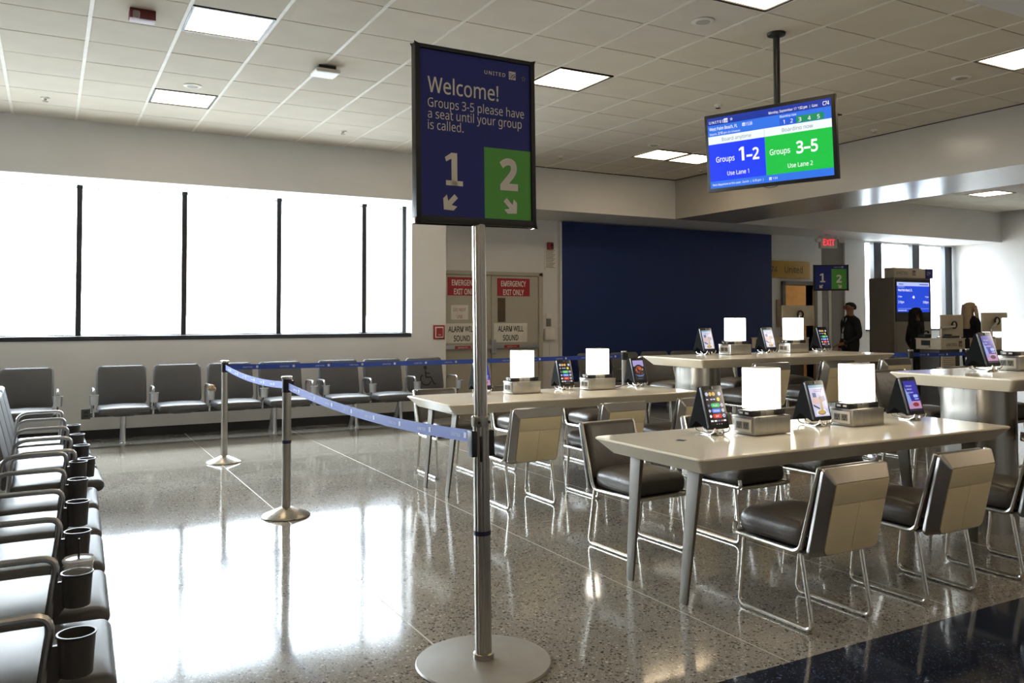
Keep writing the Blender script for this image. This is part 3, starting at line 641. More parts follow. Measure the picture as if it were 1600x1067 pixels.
# ------------------------------------------------------------------ bench seating
def bench(label, n, loc, rz, pitch=.588, cups=None, legs=(), wheel=None, outlet=False):
    t = thing('bench', label, 'bench seat', loc, rz, group='grey tandem airport benches')
    cups = range(n+1) if cups is None else cups
    MB().box(-.025, n*pitch+.025, -.06, .03, .315, .365).build('beam', M_DGREY, t, bevel=.006)
    seat_m = MB(); seat_m.rbox(0, .155, .405, pitch-.075, .49, .07, .034, bulge=.022)
    sm = seat_m.mesh('seat', M_VINYL)
    pan = MB().loft([[(x, y, z) for x, y in rrect2(-a, a, b0, b1, .03)] for a, b0, b1, z in ((.10, -.05, .22, .33), (.2, -.07, .34, .372))]).mesh('seat_pan', M_DGREY)
    bk = MB(); R = Matrix.Translation((0, -.11, .40)) @ Matrix.Rotation(math.radians(13), 4, 'X')
    # rounded-top upright, thin pad
    loops = []
    for (yy, ins) in ((.035, .02), (.022, .004), (-.01, 0), (-.025, .012)):
        loops.append([R @ Vector((x, yy+.02*(1-(x/.27)**2), zz)) for x, zz in rrect2(-(pitch-.07)/2+ins, (pitch-.07)/2-ins, .02+ins, .475-ins, .055)])
    bk.loft(loops); bm_ = bk.mesh('backrest', M_VBACK)
    for i in range(n):
        x = (i+.5)*pitch
        for me in (sm, pan, bm_):
            o = bpy.data.objects.new(me.name.split('.')[0], me); COL.objects.link(o); o.parent = t; o.location = (x, 0, 0)
        if wheel == i:
            e = MB(); q = .0
            e.disc(.0, .33, .026, 1, 0)
            def ring(cx, cz, r, a0, a1, wd):
                N = 18
                for k in range(N):
                    p, q2 = a0+(a1-a0)*k/N, a0+(a1-a0)*(k+1)/N
                    e.poly([(cx+(r-wd)*math.cos(p), cz+(r-wd)*math.sin(p)), (cx+r*math.cos(p), cz+r*math.sin(p)), (cx+r*math.cos(q2), cz+r*math.sin(q2)), (cx+(r-wd)*math.cos(q2), cz+(r-wd)*math.sin(q2))], 1, 0)
            ring(-.005, .17, .085, 2.1, 6.0, .018)
            e.rect(-.012, .19, .008, .295, 1, 0); e.rect(-.012, .19, .075, .21, 1, 0); e.rect(.0, .245, .06, .262, 1, 0); e.poly([(.06, .2), (.08, .2), (.12, .11), (.10, .105)], 1, 0); e.rect(.10, .098, .14, .115, 1, 0)
            e.v = [tuple(R @ Vector((-a, .048-b-.0035+.004*0, c))) for a, b, c in e.v]
            e.f = [tuple(reversed(f)) for f in e.f]
            o = e.build('wheelchair_symbol', M_INK, t, smooth=0); o.location = (x, 0, 0)
    arm = MB().tube(fillet([(0, -.10, .36), (0, -.08, .60), (0, -.03, .632), (0, .245, .635), (0, .225, .50), (0, .215, .34)], .05, 5), .0115, 10).mesh('armrest', M_ALU)
    brk = MB().prism([(.205, .40), (.27, .478), (.27, .556), (.222, .556), (.21, .47)], -.006, .006, 'x').mesh('bracket', M_DGREY)
    cup = MB().lathe([(.0375, .475), (.040, .477), (.0455, .575), (.0485, .578), (.0485, .582), (.043, .582), (.037, .485), (.0, .483)], 28, (0, .30, 0), cap1=False).mesh('cup_holder', M_DGREY if rz < 0 else M_ALU)
    for i in range(n+1):
        o = bpy.data.objects.new('armrest', arm); COL.objects.link(o); o.parent = t; o.location = (i*pitch, 0, 0)
        if i in cups:
            for me in (cup, brk):
                c = bpy.data.objects.new(me.name.split('.')[0], me); COL.objects.link(c); c.parent = o
    for x in legs:
        MB().tube(fillet([(x, -.015, .33), (x, -.02, .25), (x, .03, .02)], .05), [.03, .03, .03, .03, .03, .03, .024, .024][:8], 10).tube([(x, -.05, .3), (x, -.22, .02)], .026, 10).lathe([(.03, 0), (.03, .02), (.02, .03)], 14, (x, .03, 0)).lathe([(.03, 0), (.03, .02), (.02, .03)], 14, (x, -.22, 0)).build('leg', M_ALU, t)
    if outlet:
        o = MB().box(n*pitch+.02, n*pitch+.11, -.03, .035, .30, .41).build('outlet_box', M_DGREY, t, bevel=.004)
        for dz in (.335, .375): MB().box(n*pitch+.045, n*pitch+.085, .035, .037, dz-.012, dz+.012).build('socket', M_BLACK, o)
    return t
b1 = bench('long bench row along the left edge of the photo, nearer section with empty cup holders', 6, (-.245, 1.915, 0), -PI/2+0, cups=range(7), legs=(.6, 2.9))
# row faces +X: local x runs to -Y, so rotate -90 and place its origin at the far end
b1.location = (-.143, 5.43, 0); b1.rotation_euler = (0, 0, -PI/2-.0284)
b2 = bench('bench row along the left edge, farther section ending by the window', 4, (0, 0, 0), -PI/2, cups=range(1, 5), legs=(.5, 1.9))
b2.location = (-.133, 7.86, 0); b2.rotation_euler = (0, 0, -PI/2+.0155)
YBN = 10.28
bench('bench against the window wall at the far left, partly cut by the photo edge', 3, (.09, YBN, 0), PI, pitch=.593, legs=(.5, 1.4))
bench('four-seat bench under the window behind the left barrier post', 4, (2.80, YBN, 0), PI, pitch=.593, legs=(.1+.3, 2.06), outlet=True)
bench('three-seat bench with a wheelchair symbol on its right seat', 3, (4.72, YBN, 0), PI, pitch=.593, wheel=0, legs=(.7, 1.3))
bench('bench in front of the blue wall behind the middle low table', 4, (9.25, 10.3, 0), PI, pitch=.593, legs=(.6, 1.8))
# crumpled napkin and drink cup in the holders
nk = MB()
for k in range(3):
    a = k*2.1; nk.rbox(0, 0, 0, .05, .035, .055, .012, M=Matrix.Translation((.015*math.cos(a), .012*math.sin(a), .02*k)) @ Matrix.Rotation(.6+a, 4, 'X') @ Matrix.Rotation(a*1.3, 4, 'Y'))
nk.v = [(x+random.uniform(-.006, .006), y+random.uniform(-.006, .006), z+random.uniform(-.006, .006)) for x, y, z in nk.v]
o = nk.build('napkin', M_CUP, smooth=20); o.location = (2.80-.593*2+.01, YBN-.30, .585); tag(o, 'crumpled tan napkin stuffed in a cup holder of the four-seat bench', 'napkin')
cx, cy = .094, 3.075
t = thing('drink_cup', 'clear plastic iced drink cup with straw in a cup holder', 'cup', (cx, cy, .487))
MB().lathe([(.034, 0), (.044, .125), (.0455, .13)], 28, cap1=False).build('cup_body', M_CLEAR, t)
MB().lathe([(.048, .126), (.049, .134), (.044, .14), (.04, .134), (.012, .136)], 28, cap0=False).build('lid', M_CLEAR, t)
MB().tube([(0, .004, .01), (0, -.002, .20)], .0035, 8).build('straw', M_BLACK, t)

# ------------------------------------------------------------------ dining chairs and bar stools
def shell_parts(t, dz):
    """seat, back and metal frame shared by the low chair and the bar stool; front is +y, runner centre at the origin"""
    Wc = .42
    T = Matrix.Translation((0, 0, dz))
    sm = MB(); sm.rbox(0, .03, .412, Wc-.03, .42, .12, .05, bulge=.03); sm.xf(T)
    # gathered creases along the front side edges
    for i, (x, y, z) in enumerate(sm.v):
        if y > .0 and abs(x) > .10 and z < .47+dz:
            wv = math.sin(y*150+abs(x)*40)*.0022*min(1, (abs(x)-.10)/.08)*min(1, max(0, (y)/.1)); sm.v[i] = (x+math.copysign(wv, x), y, z-abs(wv))
    sm.build('seat', M_LEATH, t)
    ang = math.radians(13)
    RB = Matrix.Translation((0, -.185, .345+dz)) @ Matrix.Rotation(ang, 4, 'X')   # back plane: local z runs up the back, +y is the front
    MB().rbox(0, .005, .235, Wc-.035, .055, .34, .026, M=RB).build('backrest', M_LEATH, t)
    # bevelled frame: outer edge near the front, inner edge at the cream panel
    def ol(w, z0, z1, y, r0, r1):
        o = []
        for cx, cz, a0, r in ((w-r1, z1-r1, 0, r1), (-w+r1, z1-r1, PI/2, r1), (-w+r0, z0+r0, PI, r0), (w-r0, z0+r0, 1.5*PI, r0)):
            for k in range(5): a = a0+PI/2*k/4; o.append(RB @ Vector((cx+r*math.cos(a), y, cz+r*math.sin(a))))
        return o
    fr_ = MB()
    fr_.loft([ol(.208, .0, .408, -.015, .03, .02), ol(.212, -.003, .412, -.022, .03, .02), ol(.212, -.003, .412, -.034, .03, .02), ol(.178, .022, .362, -.080, .035, .012), ol(.174, .026, .358, -.078, .035, .012)], cap0=True, cap1=True)
    fr_.build('back_frame', M_FRAME, t)
    # cream panels: one above, two below the seam, each its own piece with a fine joint
    def panel(x0, x1, z0, z1, rl=0, rr=0):
        p = []
        for cx, cz, a0, r in ((x1, z1, 0, 0), (x0, z1, PI/2, 0), (x0+rl, z0+rl, PI, rl), (x1-rr, z0+rr, 1.5*PI, rr)):
            if r:
                for k in range(5): a = a0+PI/2*k/4; p.append((cx+r*math.cos(a), cz+r*math.sin(a)))
            else: p.append((cx, cz))
        MB().loft([[RB @ Vector((a, -.076, b)) for a, b in p], [RB @ Vector((a, -.0835, b)) for a, b in p]]).build('back_panel', M_CREAM, t, bevel=.001)
    panel(-.173, .173, .262, .357); panel(-.173, -.0012, .028, .2595, .03, 0); panel(.0012, .173, .028, .2595, 0, .03)
    for s in (-1, 1):
        x = s*.205
        pts = [Vector((x, .235, .40+dz)), Vector((x, .243, .352+dz)), Vector((x, -.165, .345+dz)), RB @ Vector((x, -.0, .33)), RB @ Vector((x, -.005, .405))]
        MB().tube(fillet(pts, .05, 6), .0115, 8).build('side_rail', M_CHROME, t)
    MB().tube([(-.205, .243, .352+dz), (.205, .243, .352+dz)], .0105, 8).build('front_rail', M_CHROME, t)
    MB().box(-.195, .195, -.16, .235, .335+dz, .352+dz).build('seat_pan', M_FRAME, t, bevel=.004)
def low_chair():
    t = thing('dining_chair', '', 'chair', group='low chairs around the dining tables'); shell_parts(t, 0)
    for s in (-1, 1):
        x = s*.195
        MB().tube(fillet([(x, -.165, .345), (x, -.225, .011), (x, .222, .011), (x, .185, .345)], .045, 6), .011, 10).build('leg_loop', M_CHROME, t)
    return t
def bar_stool():
    t = thing('bar_stool', '', 'bar stool', group='tall stools around the bar tables'); dz = .255; shell_parts(t, dz)
    for s in (-1, 1):
        MB().tube(fillet([(s*.175, -.14, .345+dz), (s*.20, -.225, .011), (s*.20, .215, .011), (s*.175, .165, .345+dz)], .04, 5), .0115, 10).build('leg_loop', M_CHROME, t)
    MB().tube([(-.185, .19, .25), (.185, .19, .25)], .0105, 8).build('footrest', M_CHROME, t); MB().tube([(-.185, -.185, .25), (.185, -.185, .25)], .0105, 8).build('rear_bar', M_CHROME, t)
    return t
ch0 = low_chair(); used = [False]
def chair(x, y, rz, lab):
    if used[0]: o = dup(ch0, (x, y, 0), rz)
    else: o = ch0; used[0] = True; o.location = (x, y, 0); o.rotation_euler = (0, 0, rz)
    o['label'] = lab
    return o
PX = (3.16, 3.945, 4.73)
chair(PX[0], 2.855, .0, 'cream-backed low chair in front of the nearest table, left of its row')
chair(PX[1]+.0, 2.845, .01, 'cream-backed low chair in front of the nearest table, second of its row')
chair(PX[2], 2.83, -.01, 'low chair in front of the nearest table at the right edge of the photo')
chair(3.155, 4.14, PI+.05, 'low chair behind the left end of the nearest table, dark back showing'); chair(3.93, 4.09, PI, 'low chair behind the nearest table, its seat half under the tabletop'); chair(4.72, 4.12, PI-.03, 'low chair behind the right end of the nearest table')
chair(3.135, 5.585, 0, 'cream-backed low chair in front of the middle table, just right of the sign pole'); chair(3.92, 5.60, .02, 'cream-backed low chair in front of the middle table, second of its row'); chair(4.70, 5.62, 0, 'cream-backed low chair in front of the middle table, third of its row')
chair(3.145, 6.90, PI, 'low chair behind the left end of the middle table'); chair(3.93, 6.92, PI+.02, 'low chair behind the centre of the middle table'); chair(4.72, 6.9, PI, 'low chair behind the right end of the middle table')
st0 = bar_stool(); used2 = [False]
def stool(x, y, rz, lab):
    if used2[0]: o = dup(st0, (x, y, 0), rz)
    else: o = st0; used2[0] = True; o.location = (x, y, 0); o.rotation_euler = (0, 0, rz)
    o['label'] = lab
SX = (5.64, 6.50, 7.30)
stool(SX[0], 5.72, 0, 'cream-backed bar stool at the far bar table, behind the left lamp of the nearest table'); stool(SX[1], 5.72, 0, 'cream-backed bar stool in front of the far bar table, between the two nearest lamps'); stool(SX[2]-.02, 5.69, 0, 'cream-backed bar stool at the right end of the far bar table')
stool(SX[0], 6.78, PI, 'bar stool behind the left end of the far bar table'); stool(SX[1], 6.8, PI, 'bar stool behind the middle of the far bar table'); stool(SX[2], 6.8, PI, 'bar stool behind the right end of the far bar table')
stool(SX[0], 3.98, PI, 'dark-backed bar stool behind the left end of the right bar table'); stool(SX[1], 3.98, PI, 'bar stool behind the middle of the right bar table')
stool(5.72, 2.93, .0, 'bar stool in front of the right bar table at the photo edge'); stool(6.5, 2.93, .0, 'second bar stool in front of the right bar table, beyond the photo edge')

# ------------------------------------------------------------------ tables
def slab(x0, x1, y0, y1, z, th=.085, und=.075, r=.035):
    m = MB(); lp = []
    for ins, dz, rr in ((.006, 0, r), (0, -.004, r), (0, -.010, r), (und, -th, r*.6), (und+.01, -th-.002, r*.6)):
        lp.append([(a, b, z+dz) for a, b in rrect2(x0+ins, x1-ins, y0+ins, y1-ins, rr)])
    m.loft(list(reversed(lp))); return m
def low_table(name, label, yc):
    t = thing(name, label, 'table', (3.9, yc, 0), group='low dining tables')
    slab(-1.245, 1.21, -.445, .445, .74).build('table_top', M_TOP, t, smooth=18)
    for sx in (-1, 1):
        for sy in (-1, 1):
            bx, tx = sx*1.165, sx*1.10
            b = [(bx-.006, sy*.215-.028), (bx+.006, sy*.215-.028), (bx+.006, sy*.215+.028), (bx-.006, sy*.215+.028)]
            q = [(tx-.012, sy*.235-.045), (tx+.012, sy*.235-.045), (tx+.012, sy*.235+.045), (tx-.012, sy*.235+.045)]
            MB().loft([[(a, c, 0) for a, c in b], [(a, c, .655) for a, c in q]]).build('leg', M_LEGM, t, bevel=.003)
    return t
low_table('dining_table', 'nearest long cream dining table with chamfered underside and tapered metal legs', 3.435)
low_table('dining_table', 'middle long cream dining table behind the welcome sign pole', 6.22)
def bar_table(label, yc, xr=7.8):
    t = thing('bar_table', label, 'table', (6.475, yc, 0), group='tall bar tables')
    slab(-1.325, xr-6.475, -.445, .445, 1.02).build('table_top', M_TOP, t, smooth=18)
    for sx in (-1, 1):
        lp = [(a, b) for a, b in rrect2(sx*1.0-.16, sx*1.0+.16, -.235, .235, .15, 8)]
        MB().loft([[(a, b, z) for a, b in lp] for z in (0.0, .936)]).build('pedestal', M_STEEL, t)
    return t
bar_table('far tall bar table with steel pedestal beyond the low tables', 6.22); bar_table('tall bar table at the right edge of the photo with a round-edged steel pedestal', 3.435, 7.6)
def lamp_proto():
    t = thing('table_lamp', '', 'lamp', group='square table lamps with power outlets')
    MB().box(-.14, .14, -.085, .085, .003, .105).box(-.143, .143, -.088, .088, .095, .101).build('base_box', M_STEEL, t, bevel=.002)
    p = MB().box(-.1455, -.1405, -.066, .066, .018, .09).build('outlet_plate', M_WHITE, t, bevel=.002)
    f = MB()
    for y in (-.026, .026):
        f.box(-.1475, -.1455, y-.022, y+.022, .034, .074)
    f.build('socket', M_GINK, p)
    f = MB()
    for y in (-.026, .026):
        for dy in (-.008, .008): f.box(-.1485, -.1475, y+dy-.0025, y+dy+.0025, .05, .066)
        f.box(-.1485, -.1475, y-.004, y+.004, .038, .046)
    f.build('socket_slot', M_BLACK, p)
    MB().box(-.055, .055, -.045, .045, .105, .142).build('neck', M_STEEL, t, bevel=.002)
    for sx in (-1, 1):
        u = MB().box(sx*.095-.04, sx*.095+.04, -.05, .05, .106, .137).build('usb_module', M_BLACK, t, bevel=.003)
        for y in (-.022, .022): MB().box(sx*.1355-.0006, sx*.1355+.0006, y-.013, y+.013, .116, .127).build('usb_port', M_WHITE, u)
    sh = MB(); lp = rrect2(-.0825, .0825, -.07, .07, .006, 2)
    sh.loft([[(a, b, z) for a, b in lp] for z in (.142, .370)], mi=0); sh.build('shade', emit('#fff3dc', LAMP_L, True), t, smooth=30)
    MB().box(-.08, .08, -.067, .067, .370, .374).build('shade_cap', M_WHITE, t)
    return t
lp0 = lamp_proto(); used3 = [False]
def lamp(x, y, z, lab):
    if used3[0]: o = dup(lp0, (x, y, z))
    else: o = lp0; used3[0] = True; o.location = (x, y, z)
    o['label'] = lab
lamp(3.567, 3.515, .74, 'lit square lamp on the nearest table, left of two'); lamp(4.366, 3.51, .74, 'lit square lamp on the nearest table, right of two')
lamp(3.64, 6.41, .74, 'lit square lamp on the middle table, just right of the sign pole'); lamp(4.435, 6.40, .74, 'lit square lamp on the middle table in front of the blue wall')
lamp(6.155, 6.42, 1.02, 'lit square lamp on the far bar table, left of two'); lamp(6.99, 6.42, 1.02, 'lit square lamp on the far bar table, right of two')
lamp(6.10, 3.52, 1.02, 'lit square lamp cut by the right edge of the photo'); lamp(6.9, 3.52, 1.02, 'lit square lamp on the right bar table beyond the photo edge')

# tablets: slab leaning back on a tent of black cover, on a chrome wire stand
TW, TH = .15, .225
LEAN = math.radians(17)
TM = Matrix.Translation((0, -.075, .035)) @ Matrix.Rotation(-LEAN, 4, 'X')
def screen_menu():
    e = MB(); cs = ['#07070b', '#3fb868', '#3f7ae0', '#cf3a30', '#ffffff', '#c8c8e8', '#e0b45a', '#e8d84a', '#6a70a0', '#b06a6a']
    w_, h_ = .062, .102
    e.rect(-w_, -h_, w_, h_, 1, 0)
    for k, (n_, c) in enumerate((('PLAY', 1), ('DRINK', 2), ('EAT', 3))):
        zc = .012-k*.031; e.pill(-.034, zc-.0125, .034, zc+.0125, 2, c); e.text(n_, 0, zc-.0065, .019, 3, 4, .015, 'CENTER')
        e.disc(.048, zc, .0105, 2, 5); e.disc(-.048, zc, .0085, 2, (8, 5, 4)[k]); e.disc(.049, zc-.001, .005, 3, (9, 6, 8)[k])
    for x, c in ((-.047, 5), (-.022, 6), (.003, 6), (.045, 5)): e.disc(x, .078, .0115, 2, c)
    e.disc(.03, .046, .0115, 2, 7)
    for x in (-.05, -.02, .0): e.rect(x-.008, .043, x+.008, .051, 2, 5)
    for k, x in enumerate((-.046, -.02, .004, .027, .048)): e.rect(x-.009, -.082, x+.009, -.073, 2, (4, 4, 8, 9, 4)[k])
    for x in (-.015, .002, .02): e.disc(x, -.096, .0022, 2, 4)
    return e, [emit(c, 1) for c in cs]
def screen_dish():
    e = MB(); cs = ['#c9c6e2', '#6ea0b8', '#5a6a90', '#e8e8f2', '#c9a85a', '#8a7050', '#3b3340', '#9a98b4', '#d8b8b0']
    w_, h_ = .064, .098; e.rect(-w_, -h_, w_, h_, 1, 0); e.rect(-w_, h_-.016, w_, h_, 2, 1)
    for k in range(2): e.rect(-.03, .066-k*.01, .045-k*.02, .071-k*.01, 2, 7)
    e.rect(-.045, .022, -.015, .05, 2, 2); e.disc(-.025, -.0, .035, 2, 8, 14, .022); e.poly([(-.06, -.02), (-.01, -.045), (-.01, -.055), (-.055, -.035)], 3, 6)
    e.poly([(-.045, -.06), (.03, -.052), (.06, -.09), (-.05, -.09)], 3, 3); e.disc(.0, -.075, .034, 4, 5, 16, .014); e.disc(.0, -.071, .03, 5, 4, 16, .012)
    e.poly([(-.004, -.07), (.016, -.07), (.02, .03), (.012, .03)], 6, 4); e.poly([(.03, .05), (.05, .08), (.047, .083), (.027, .053)], 5, 7); e.poly([(.0, .02), (.05, .03), (.058, .0), (.02, -.01)], 3, 7)
    return e, [emit(c, 1) for c in cs]
def screen_blue(txt, low):
    e = MB(); cs = ['#1a1c9c', '#dfe4ff', '#7f98d8', '#b98ab0', low, '#24223a', '#9db4f0']
    w_, h_ = .062, .1; e.rect(-w_, -h_, w_, h_, 1, 0)
    for k, s_ in enumerate(txt): e.text(s_, -.045, .062-k*.022, .018, 3, 1, .004)
    e.poly([(-w_, .06), (-.03, .0), (-.02, -.06), (-w_, -.06)], 2, 2); e.rect(-w_, -.085, w_, -.035, 2, 3); e.disc(.01, -.058, .03, 3, 4, 14, .014); e.rect(-w_, -h_, w_, -.085, 2, 5)
    e.pill(.004, -.012, .05, .008, 3, 6); e.rect(.012, -.024, .05, -.02, 3, 1)
    return e, [emit(c, 1) for c in cs]
def screen_bowl():
    e = MB(); cs = ['#0d0d12', '#a99cd0', '#1c1a24', '#b0452e', '#7a4a24', '#d8c8b0', '#6a76b0', '#c86a48']
    w_, h_ = .062, .1; e.rect(-w_, -h_, w_, h_, 1, 0); e.rect(-w_, .04, w_, h_, 2, 1); e.disc(0, .0, .058, 3, 2, 24); e.poly([(-.058, -.035), (-.02, -.062), (.03, -.062), (.06, -.03), (.03, -.048), (-.02, -.048)], 4, 6)
    rnd = random.Random(3)
    for k in range(22):
        a = rnd.uniform(0, 2*PI); r = .042*math.sqrt(rnd.random()); e.disc(r*math.cos(a), r*math.sin(a)*.9, rnd.uniform(.006, .012), 5+k*.05, rnd.choice((3, 4, 5, 7, 4)), 8)
    e.disc(.004, .022, .02, 7, 3, 10); e.disc(.012, .016, .012, 8, 7, 8); e.rect(-.03, -.085, .03, -.082, 3, 6)
    return e, [emit(c, 1) for c in cs]
SCR = {'menu': screen_menu(), 'dish': screen_dish(), 'bowl': screen_bowl(), 'blue': screen_blue(('Use your', 'miles to', 'pay here'), '#8a3038'), 'navy': screen_blue(('Use your', 'miles', 'anywhere'), '#4a2a38')}
SCRM = {}
for k, (e, ms) in SCR.items():
    e.v = [(a, b, c*.98) for a, b, c in e.v]; e.xf(TM @ Matrix.Translation((0, -.0115, TH/2+.008))); SCRM[k] = e.mesh('screen', ms, smooth=0)
cov = {}
def tablet_parts():
    b = MB(); lp = rrect2(-TW/2, TW/2, 0, TH+.02, .012, 4)
    b.loft([[TM @ Vector((a, y, c)) for a, c in lp] for y in (-.010, .006)]); cov['tablet_body'] = b.mesh('tablet_body', M_BLACK, bevel=.0015)
    top = TM @ Vector((0, .006, TH+.02)); bot = TM @ Vector((0, .006, .0))
    yb = .085
    m = MB(); m.prism([(bot.y+.001, bot.z), (top.y, top.z-.001), (top.y+.012, top.z-.004), (yb+.006, .035), (yb-.004, .03), (.03, .075), (bot.y+.012, bot.z)], -TW/2+.002, TW/2-.002, 'x'); cov['tent_cover'] = m.mesh('tent_cover', M_BLKF)
    w_ = MB()
    for sx in (-1, 1):
        w_.tube(fillet([(sx*.055, -.105, .045), (sx*.055, -.10, .024), (sx*.045, -.05, .004), (sx*.02, .03, .004), (sx*.03, .08, .012), (sx*.03, .09, .04)], .02, 4), .0045, 7)
    w_.tube([(-.05, -.06, .005), (.05, -.06, .005)], .0045, 7).tube(fillet([(-.022, -.085, .03), (-.018, -.09, .006), (.018, -.09, .006), (.022, -.085, .03)], .01), .007, 7)
    cov['wire_stand'] = w_.mesh('wire_stand', M_CHROME)
    n_ = MB().lathe([(.009, 0), (.009, .002), (.004, .003)], 14); n_.xf(TM @ Matrix.Translation((0, -.0105, TH+.008)) @ Matrix.Rotation(PI/2, 4, 'X')); cov['camera_dot'] = n_.mesh('camera_dot', M_DGREY)
tablet_parts()
def tablet(x, y, z, kind, lab, rz=0.0):
    t = thing('tablet', lab, 'tablet', (x, y, z), rz, group='ordering tablets on the tables')
    for k in ('tablet_body', 'tent_cover', 'wire_stand', 'camera_dot'):
        o = bpy.data.objects.new(k, cov[k]); COL.objects.link(o); o.parent = t
    o = bpy.data.objects.new('screen', SCRM[kind]); COL.objects.link(o); o.parent = t
    return t
Z1, Z2 = .74, 1.02
tablet(3.29, 3.64, Z1, 'menu', 'tablet with a play, drink, eat menu at the left end of the nearest table'); tablet(4.10, 3.62, Z1, 'dish', 'tablet showing a pale dish between the lamps of the nearest table'); tablet(4.87, 3.54, Z1, 'blue', 'tablet with a bright blue screen at the right end of the nearest table')
tablet(3.30, 6.55, Z1, 'blue', 'tablet on the middle table half hidden by the sign pole'); tablet(4.13, 6.52, Z1, 'menu', 'tablet with a coloured menu between the lamps of the middle table'); tablet(4.95, 6.50, Z1, 'bowl', 'tablet showing a food bowl at the right end of the middle table')
tablet(5.87, 6.56, Z2, 'dish', 'tablet showing a dish at the left end of the far bar table'); tablet(6.75, 6.58, Z2, 'dish', 'tablet showing a dish between the lamps of the far bar table'); tablet(7.56, 6.55, Z2, 'menu', 'tablet with a coloured menu near the right end of the far bar table')
tablet(5.78, 3.585, Z2, 'navy', 'tablet with a dark blue screen on the right bar table')
o = MB().box(-.022, .022, -.022, .022, 0, .0012).build('table_sticker', M_NBAND); o.location = (2.98, 3.52, .74); o.rotation_euler = (0, 0, .5); tag(o, 'small dark sticker on the left end of the nearest table', 'sticker')
def cable(pts, z, lab):
    o = MB().tube(fillet([(a, b, z+c) for a, b, c in pts], .03, 4), .003, 6).build('charging_cable', M_BLACK); tag(o, lab, 'cable')
cable([(4.585, 6.45, .03), (4.66, 6.42, .004), (4.75, 6.50, .004), (4.88, 6.56, .01)], Z1, 'black charging cable between lamp and tablet on the middle table')

# ------------------------------------------------------------------ gate area: kiosk, podiums, people
kx, ky = 13.2, 9.8
t = thing('display_kiosk', 'tall grey gate kiosk with a lit blue flight screen in front of the far window', 'kiosk', (kx, ky, 0))
MB().box(0, 1.05, 0, .52, 0, 2.11).build('body', M_KIOSK, t, bevel=.008)
MB().box(-.01, 1.07, -.02, .18, 2.11, 2.285).build('header', M_PODC, t, bevel=.006)
MB().box(.87, 1.075, -.03, .10, 2.11, 2.287).build('gate_block', M_SBLUE, t, bevel=.004)
e = MB(); e.text('UNITED', .06, 2.17, .085, 1, 0, .015, 'LEFT', 1.05); logo(e, .50, 2.155, .09, 0, 1, 1); e.text('C74', .89, 2.165, .1, 10, 2, .012, 'LEFT', .72); e.v = [(a, b-.0205-(.012 if a > .86 else 0), c) for a, b, c in e.v]; e.build('lettering', [mat('bronze_ink', '#3a342b', .5), M_PODC, M_WINK], t, smooth=0)
MB().box(.04, 1.02, -.012, 0, 1.32, 2.08).build('screen_bezel', M_SCRG, t)
e = MB(); A = [emit('#1646d8', 1), emit('#b9c6ff', 1), emit('#ffffff', 1), emit('#27408c', 1)]
e.rect(.07, 1.49, .98, 2.03, 1, 0); e.rect(.07, 1.96, .98, 2.03, 2, 1); e.text('West Palm Beach, FL', .10, 1.865, .075, 3, 2, .02, 'LEFT', .68); e.text('2:10pm', .10, 1.65, .075, 3, 2, .01, 'LEFT', .8); e.text('5:00pm', .96, 1.65, .075, 3, 2, .01, 'RIGHT', .8)
e.text('2:10pm', .10, 1.755, .05, 3, 2, .01, 'LEFT', .8); e.text('4:54pm', .96, 1.755, .05, 3, 2, .01, 'RIGHT', .8); arrow(e, .53, 1.76, .07, 0, 2, 3); e.rect(.10, 1.55, .96, 1.555, 3, 1); e.text('Operated by United', .10, 1.51, .04, 3, 2, .01, 'LEFT', .8)
e.rect(.10, 1.935, .28, 1.945, 3, 1); e.rect(.12, 1.985, .25, 2.0, 3, 3); e.rect(.7, 1.985, .95, 2.0, 3, 3)
e.v = [(a, b-.0125, c) for a, b, c in e.v]; e.build('picture', A, t, smooth=0)
MB().box(.05, 1.0, -.008, 0, .1, 1.28).build('lower_panel', M_KIOSK, t, bevel=.004); MB().box(-.008, 0, .06, .46, .1, 2.02).build('side_panel', M_KIOSK, t, bevel=.004)
def podium(x, y, lab, wx=.6, wy=.42, logo_on=True, h=1.073):
    t = thing('gate_podium', lab, 'podium', (x, y, 0), group='gate podiums')
    MB().box(.05, wx-.05, .06, wy-.03, 0, h-.17).build('cabinet', M_PODG, t, bevel=.006)
    MB().box(0, wx, 0, wy, h-.17, h-.012).build('counter_box', M_PODC, t, bevel=.006); MB().box(-.01, wx+.01, -.01, wy+.01, h-.012, h).build('counter_top', M_PODC, t, bevel=.004)
    MB().box(-.004, 0, wy*.42, wy*.78, h-.11, h-.03).build('printer_slot', M_BLACK, t); MB().box(-.03, 0, wy*.42, wy*.78, h-.14, h-.112).build('printer_tray', M_PODC, t)
    if logo_on:
        e = MB(); e.text('UNITED', wx*.22, h-.12, .075, 1, 0, .02, 'LEFT', 1.0); logo(e, wx*.73, h-.13, .085, 0, 1, 1); e.v = [(a, b-.001, c) for a, b, c in e.v]; e.build('lettering', [mat('bronze_ink', '#3a342b', .5), M_PODC], t, smooth=0)
    return t
podium(11.852, 8.0, 'cream gate podium with printed airline name behind the barrier belt')
podium(12.60, 7.6, 'second cream gate podium at the right behind the tablet', logo_on=False)
podium(9.95, 9.55, 'third gate podium near the jetway, behind the far bar table lamp', .8, .45, False)
t = thing('notice_board', 'beige notice board below the podium counter', 'notice', (11.93, 8.049, .69)); MB().box(0, .33, -.01, .01, -.14, .14).build('board', M_PODC, t)
e = MB()
for k in range(7): e.rect(.03, .10-k*.03, .30-.03*(k % 2), .108-k*.03, 1, 0)
e.v = [(a, b-.0105, c) for a, b, c in e.v]; e.build('printed_lines', M_GINK, t, smooth=0)
